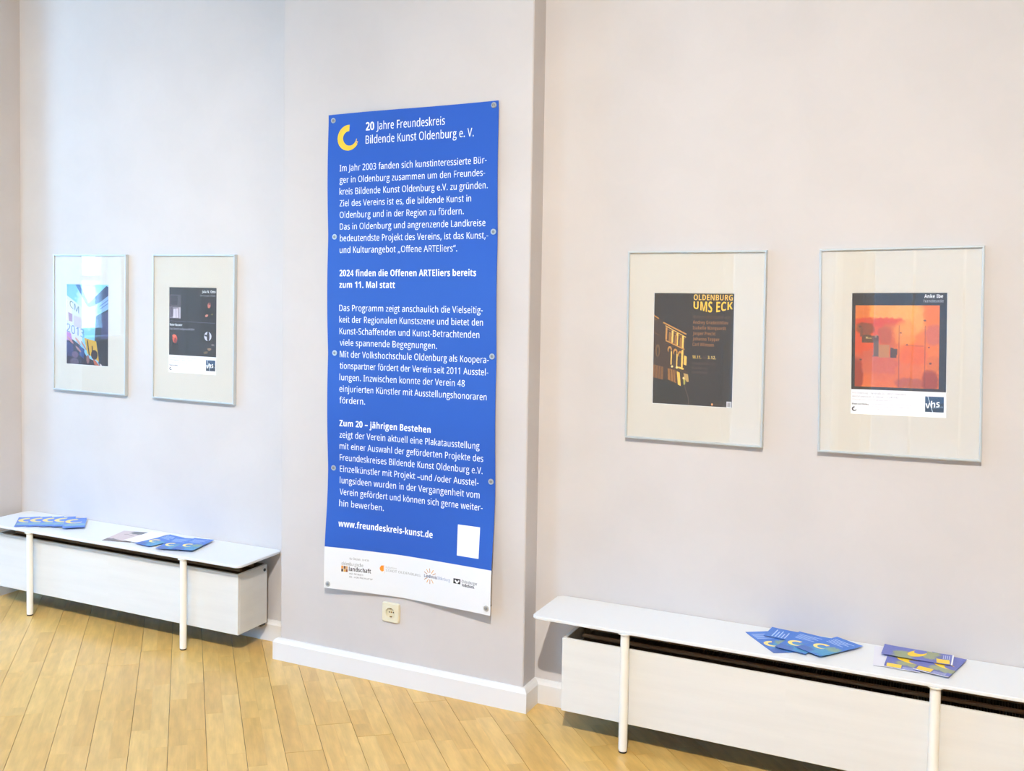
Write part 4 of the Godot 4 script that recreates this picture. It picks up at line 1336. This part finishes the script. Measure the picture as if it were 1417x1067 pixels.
func card_grey(seed_: int) -> Material:
	var im := wash(148, 210, Color(0.80, 0.74, 0.74), [[0.8, 0.1, 0.4, 0.14, Color(0.36, 0.36, 0.38), 0.9], [0.12, 0.88, 0.3, 0.12, Color(0.45, 0.42, 0.43), 0.9], [0.6, 0.95, 0.4, 0.07, Color(0.42, 0.40, 0.40), 0.8], [0.6, 0.4, 0.10, 0.03, Color(0.52, 0.46, 0.46), 0.7], [0.35, 0.3, 0.10, 0.03, Color(0.55, 0.48, 0.48), 0.7]], 0.05, seed_)
	return print_mat(im, 0.4)


func lay(called: String, label: String, category: String, group: String, mat: Material, w: float, h: float, mid: Vector2, deg: float, y: float) -> void:
	# a sheet lying on a bench: deg turns it about the vertical, its printed top pointing to the wall at 0
	var curl := rng.randf_range(0.0006, 0.0018)
	var m := sheet(w, h, 0.0005, func(u, v): return 0.0005 + curl * (pow(2.0 * u - 1.0, 2.0) * 0.6 + pow(2.0 * v - 1.0, 4.0)), 6, 8)
	var o := part(numbered(called), m, mat, self, Vector3(mid.x, y, mid.y))
	o.transform.basis = Basis(Vector3.UP, deg_to_rad(deg)) * Basis(Vector3.RIGHT, -PI / 2.0)
	tag(o, label, category, group)


func make_flyers() -> void:
	var b1 := flyer_blue(41, 1.0)
	var b2 := flyer_blue(43, 0.2)
	var p1 := flyer_purple(51)
	var y1 := flyer_yellow(61)
	var g1 := card_grey(71)
	var plain := paint(Color(0.93, 0.93, 0.95), 0.5)
	var lilac := paint(Color(0.86, 0.86, 0.90), 0.5)
	var yr := 0.4407
	var yl := 0.425
	var dl := 0.105
	var hl := 0.21
	var gA := "blue flyers fanned out on the right bench"
	lay("flyer", "blue flyer sticking out at the left of the fan on the right bench", "flyer", gA, b1, dl, hl, Vector2(0.930, 0.152), 36.0, yr)
	lay("flyer", "blue flyer lying along the wall at the back of the fan on the right bench", "flyer", gA, b2, dl, hl, Vector2(1.000, 0.068), 84.0, yr + 0.0022)
	lay("flyer", "blue flyer in the middle of the fan on the right bench", "flyer", gA, b2, dl, hl, Vector2(1.020, 0.125), -14.0, yr + 0.0044)
	lay("flyer", "blue flyer with a corner pointing right, topmost of the fan on the right bench", "flyer", gA, b1, dl, hl, Vector2(1.105, 0.128), -33.0, yr + 0.0066)
	var gB := "violet leaflets on the right bench"
	lay("leaflet", "pale lilac leaflet under the violet leaflets on the right bench", "leaflet", gB, lilac, dl, 0.2, Vector2(1.296, 0.122), 3.0, yr)
	lay("leaflet", "violet and olive leaflet lying over the pale lilac one", "leaflet", gB, p1, dl, 0.2, Vector2(1.336, 0.126), -2.0, yr + 0.0022)
	lay("leaflet", "violet and olive leaflet at the right end of the bench pile", "leaflet", gB, p1, dl, hl, Vector2(1.440, 0.122), -14.0, yr + 0.0044)
	lay("leaflet", "violet leaflet with yellow patches lying lengthwise on top of the bench pile", "leaflet", gB, p1, dl, hl, Vector2(1.372, 0.066), 88.0, yr + 0.0066)
	var gC := "blue and yellow flyers fanned out on the left bench"
	var fan := [[Vector2(-2.702, 0.137), "leftmost"], [Vector2(-2.648, 0.110), "second from the left"], [Vector2(-2.588, 0.085), "third from the left"], [Vector2(-2.528, 0.062), "fourth from the left"], [Vector2(-2.452, 0.062), "rightmost"]]
	for k in fan.size():
		var deg := 43.0
		lay("flyer", "blue and yellow flyer, %s in the fan on the left bench" % fan[k][1], "flyer", gC, y1, dl, hl, fan[k][0], deg, yl + 0.0022 * k)
	lay("art_card", "grey and pink art card on the left bench", "card", "", g1, 0.148, 0.2, Vector2(-2.055, 0.112), 14.0, yl)
	var gD := "blue flyers beside the art card on the left bench"
	lay("leaflet", "plain white leaflet beside the art card on the left bench", "leaflet", "", plain, dl, 0.2, Vector2(-1.960, 0.085), 2.0, yl + 0.0022)
	lay("flyer", "blue flyer lying over the white leaflet beside the art card", "flyer", gD, b2, dl, hl, Vector2(-1.855, 0.105), -8.0, yl + 0.0044)
	lay("flyer", "blue flyer at the middle of the three beside the art card", "flyer", gD, b2, dl, hl, Vector2(-1.745, 0.120), 16.0, yl + 0.0066)
	lay("flyer", "blue flyer nearest the banner on the left bench", "flyer", gD, b1, dl, hl, Vector2(-1.660, 0.098), 11.0, yl + 0.0088)
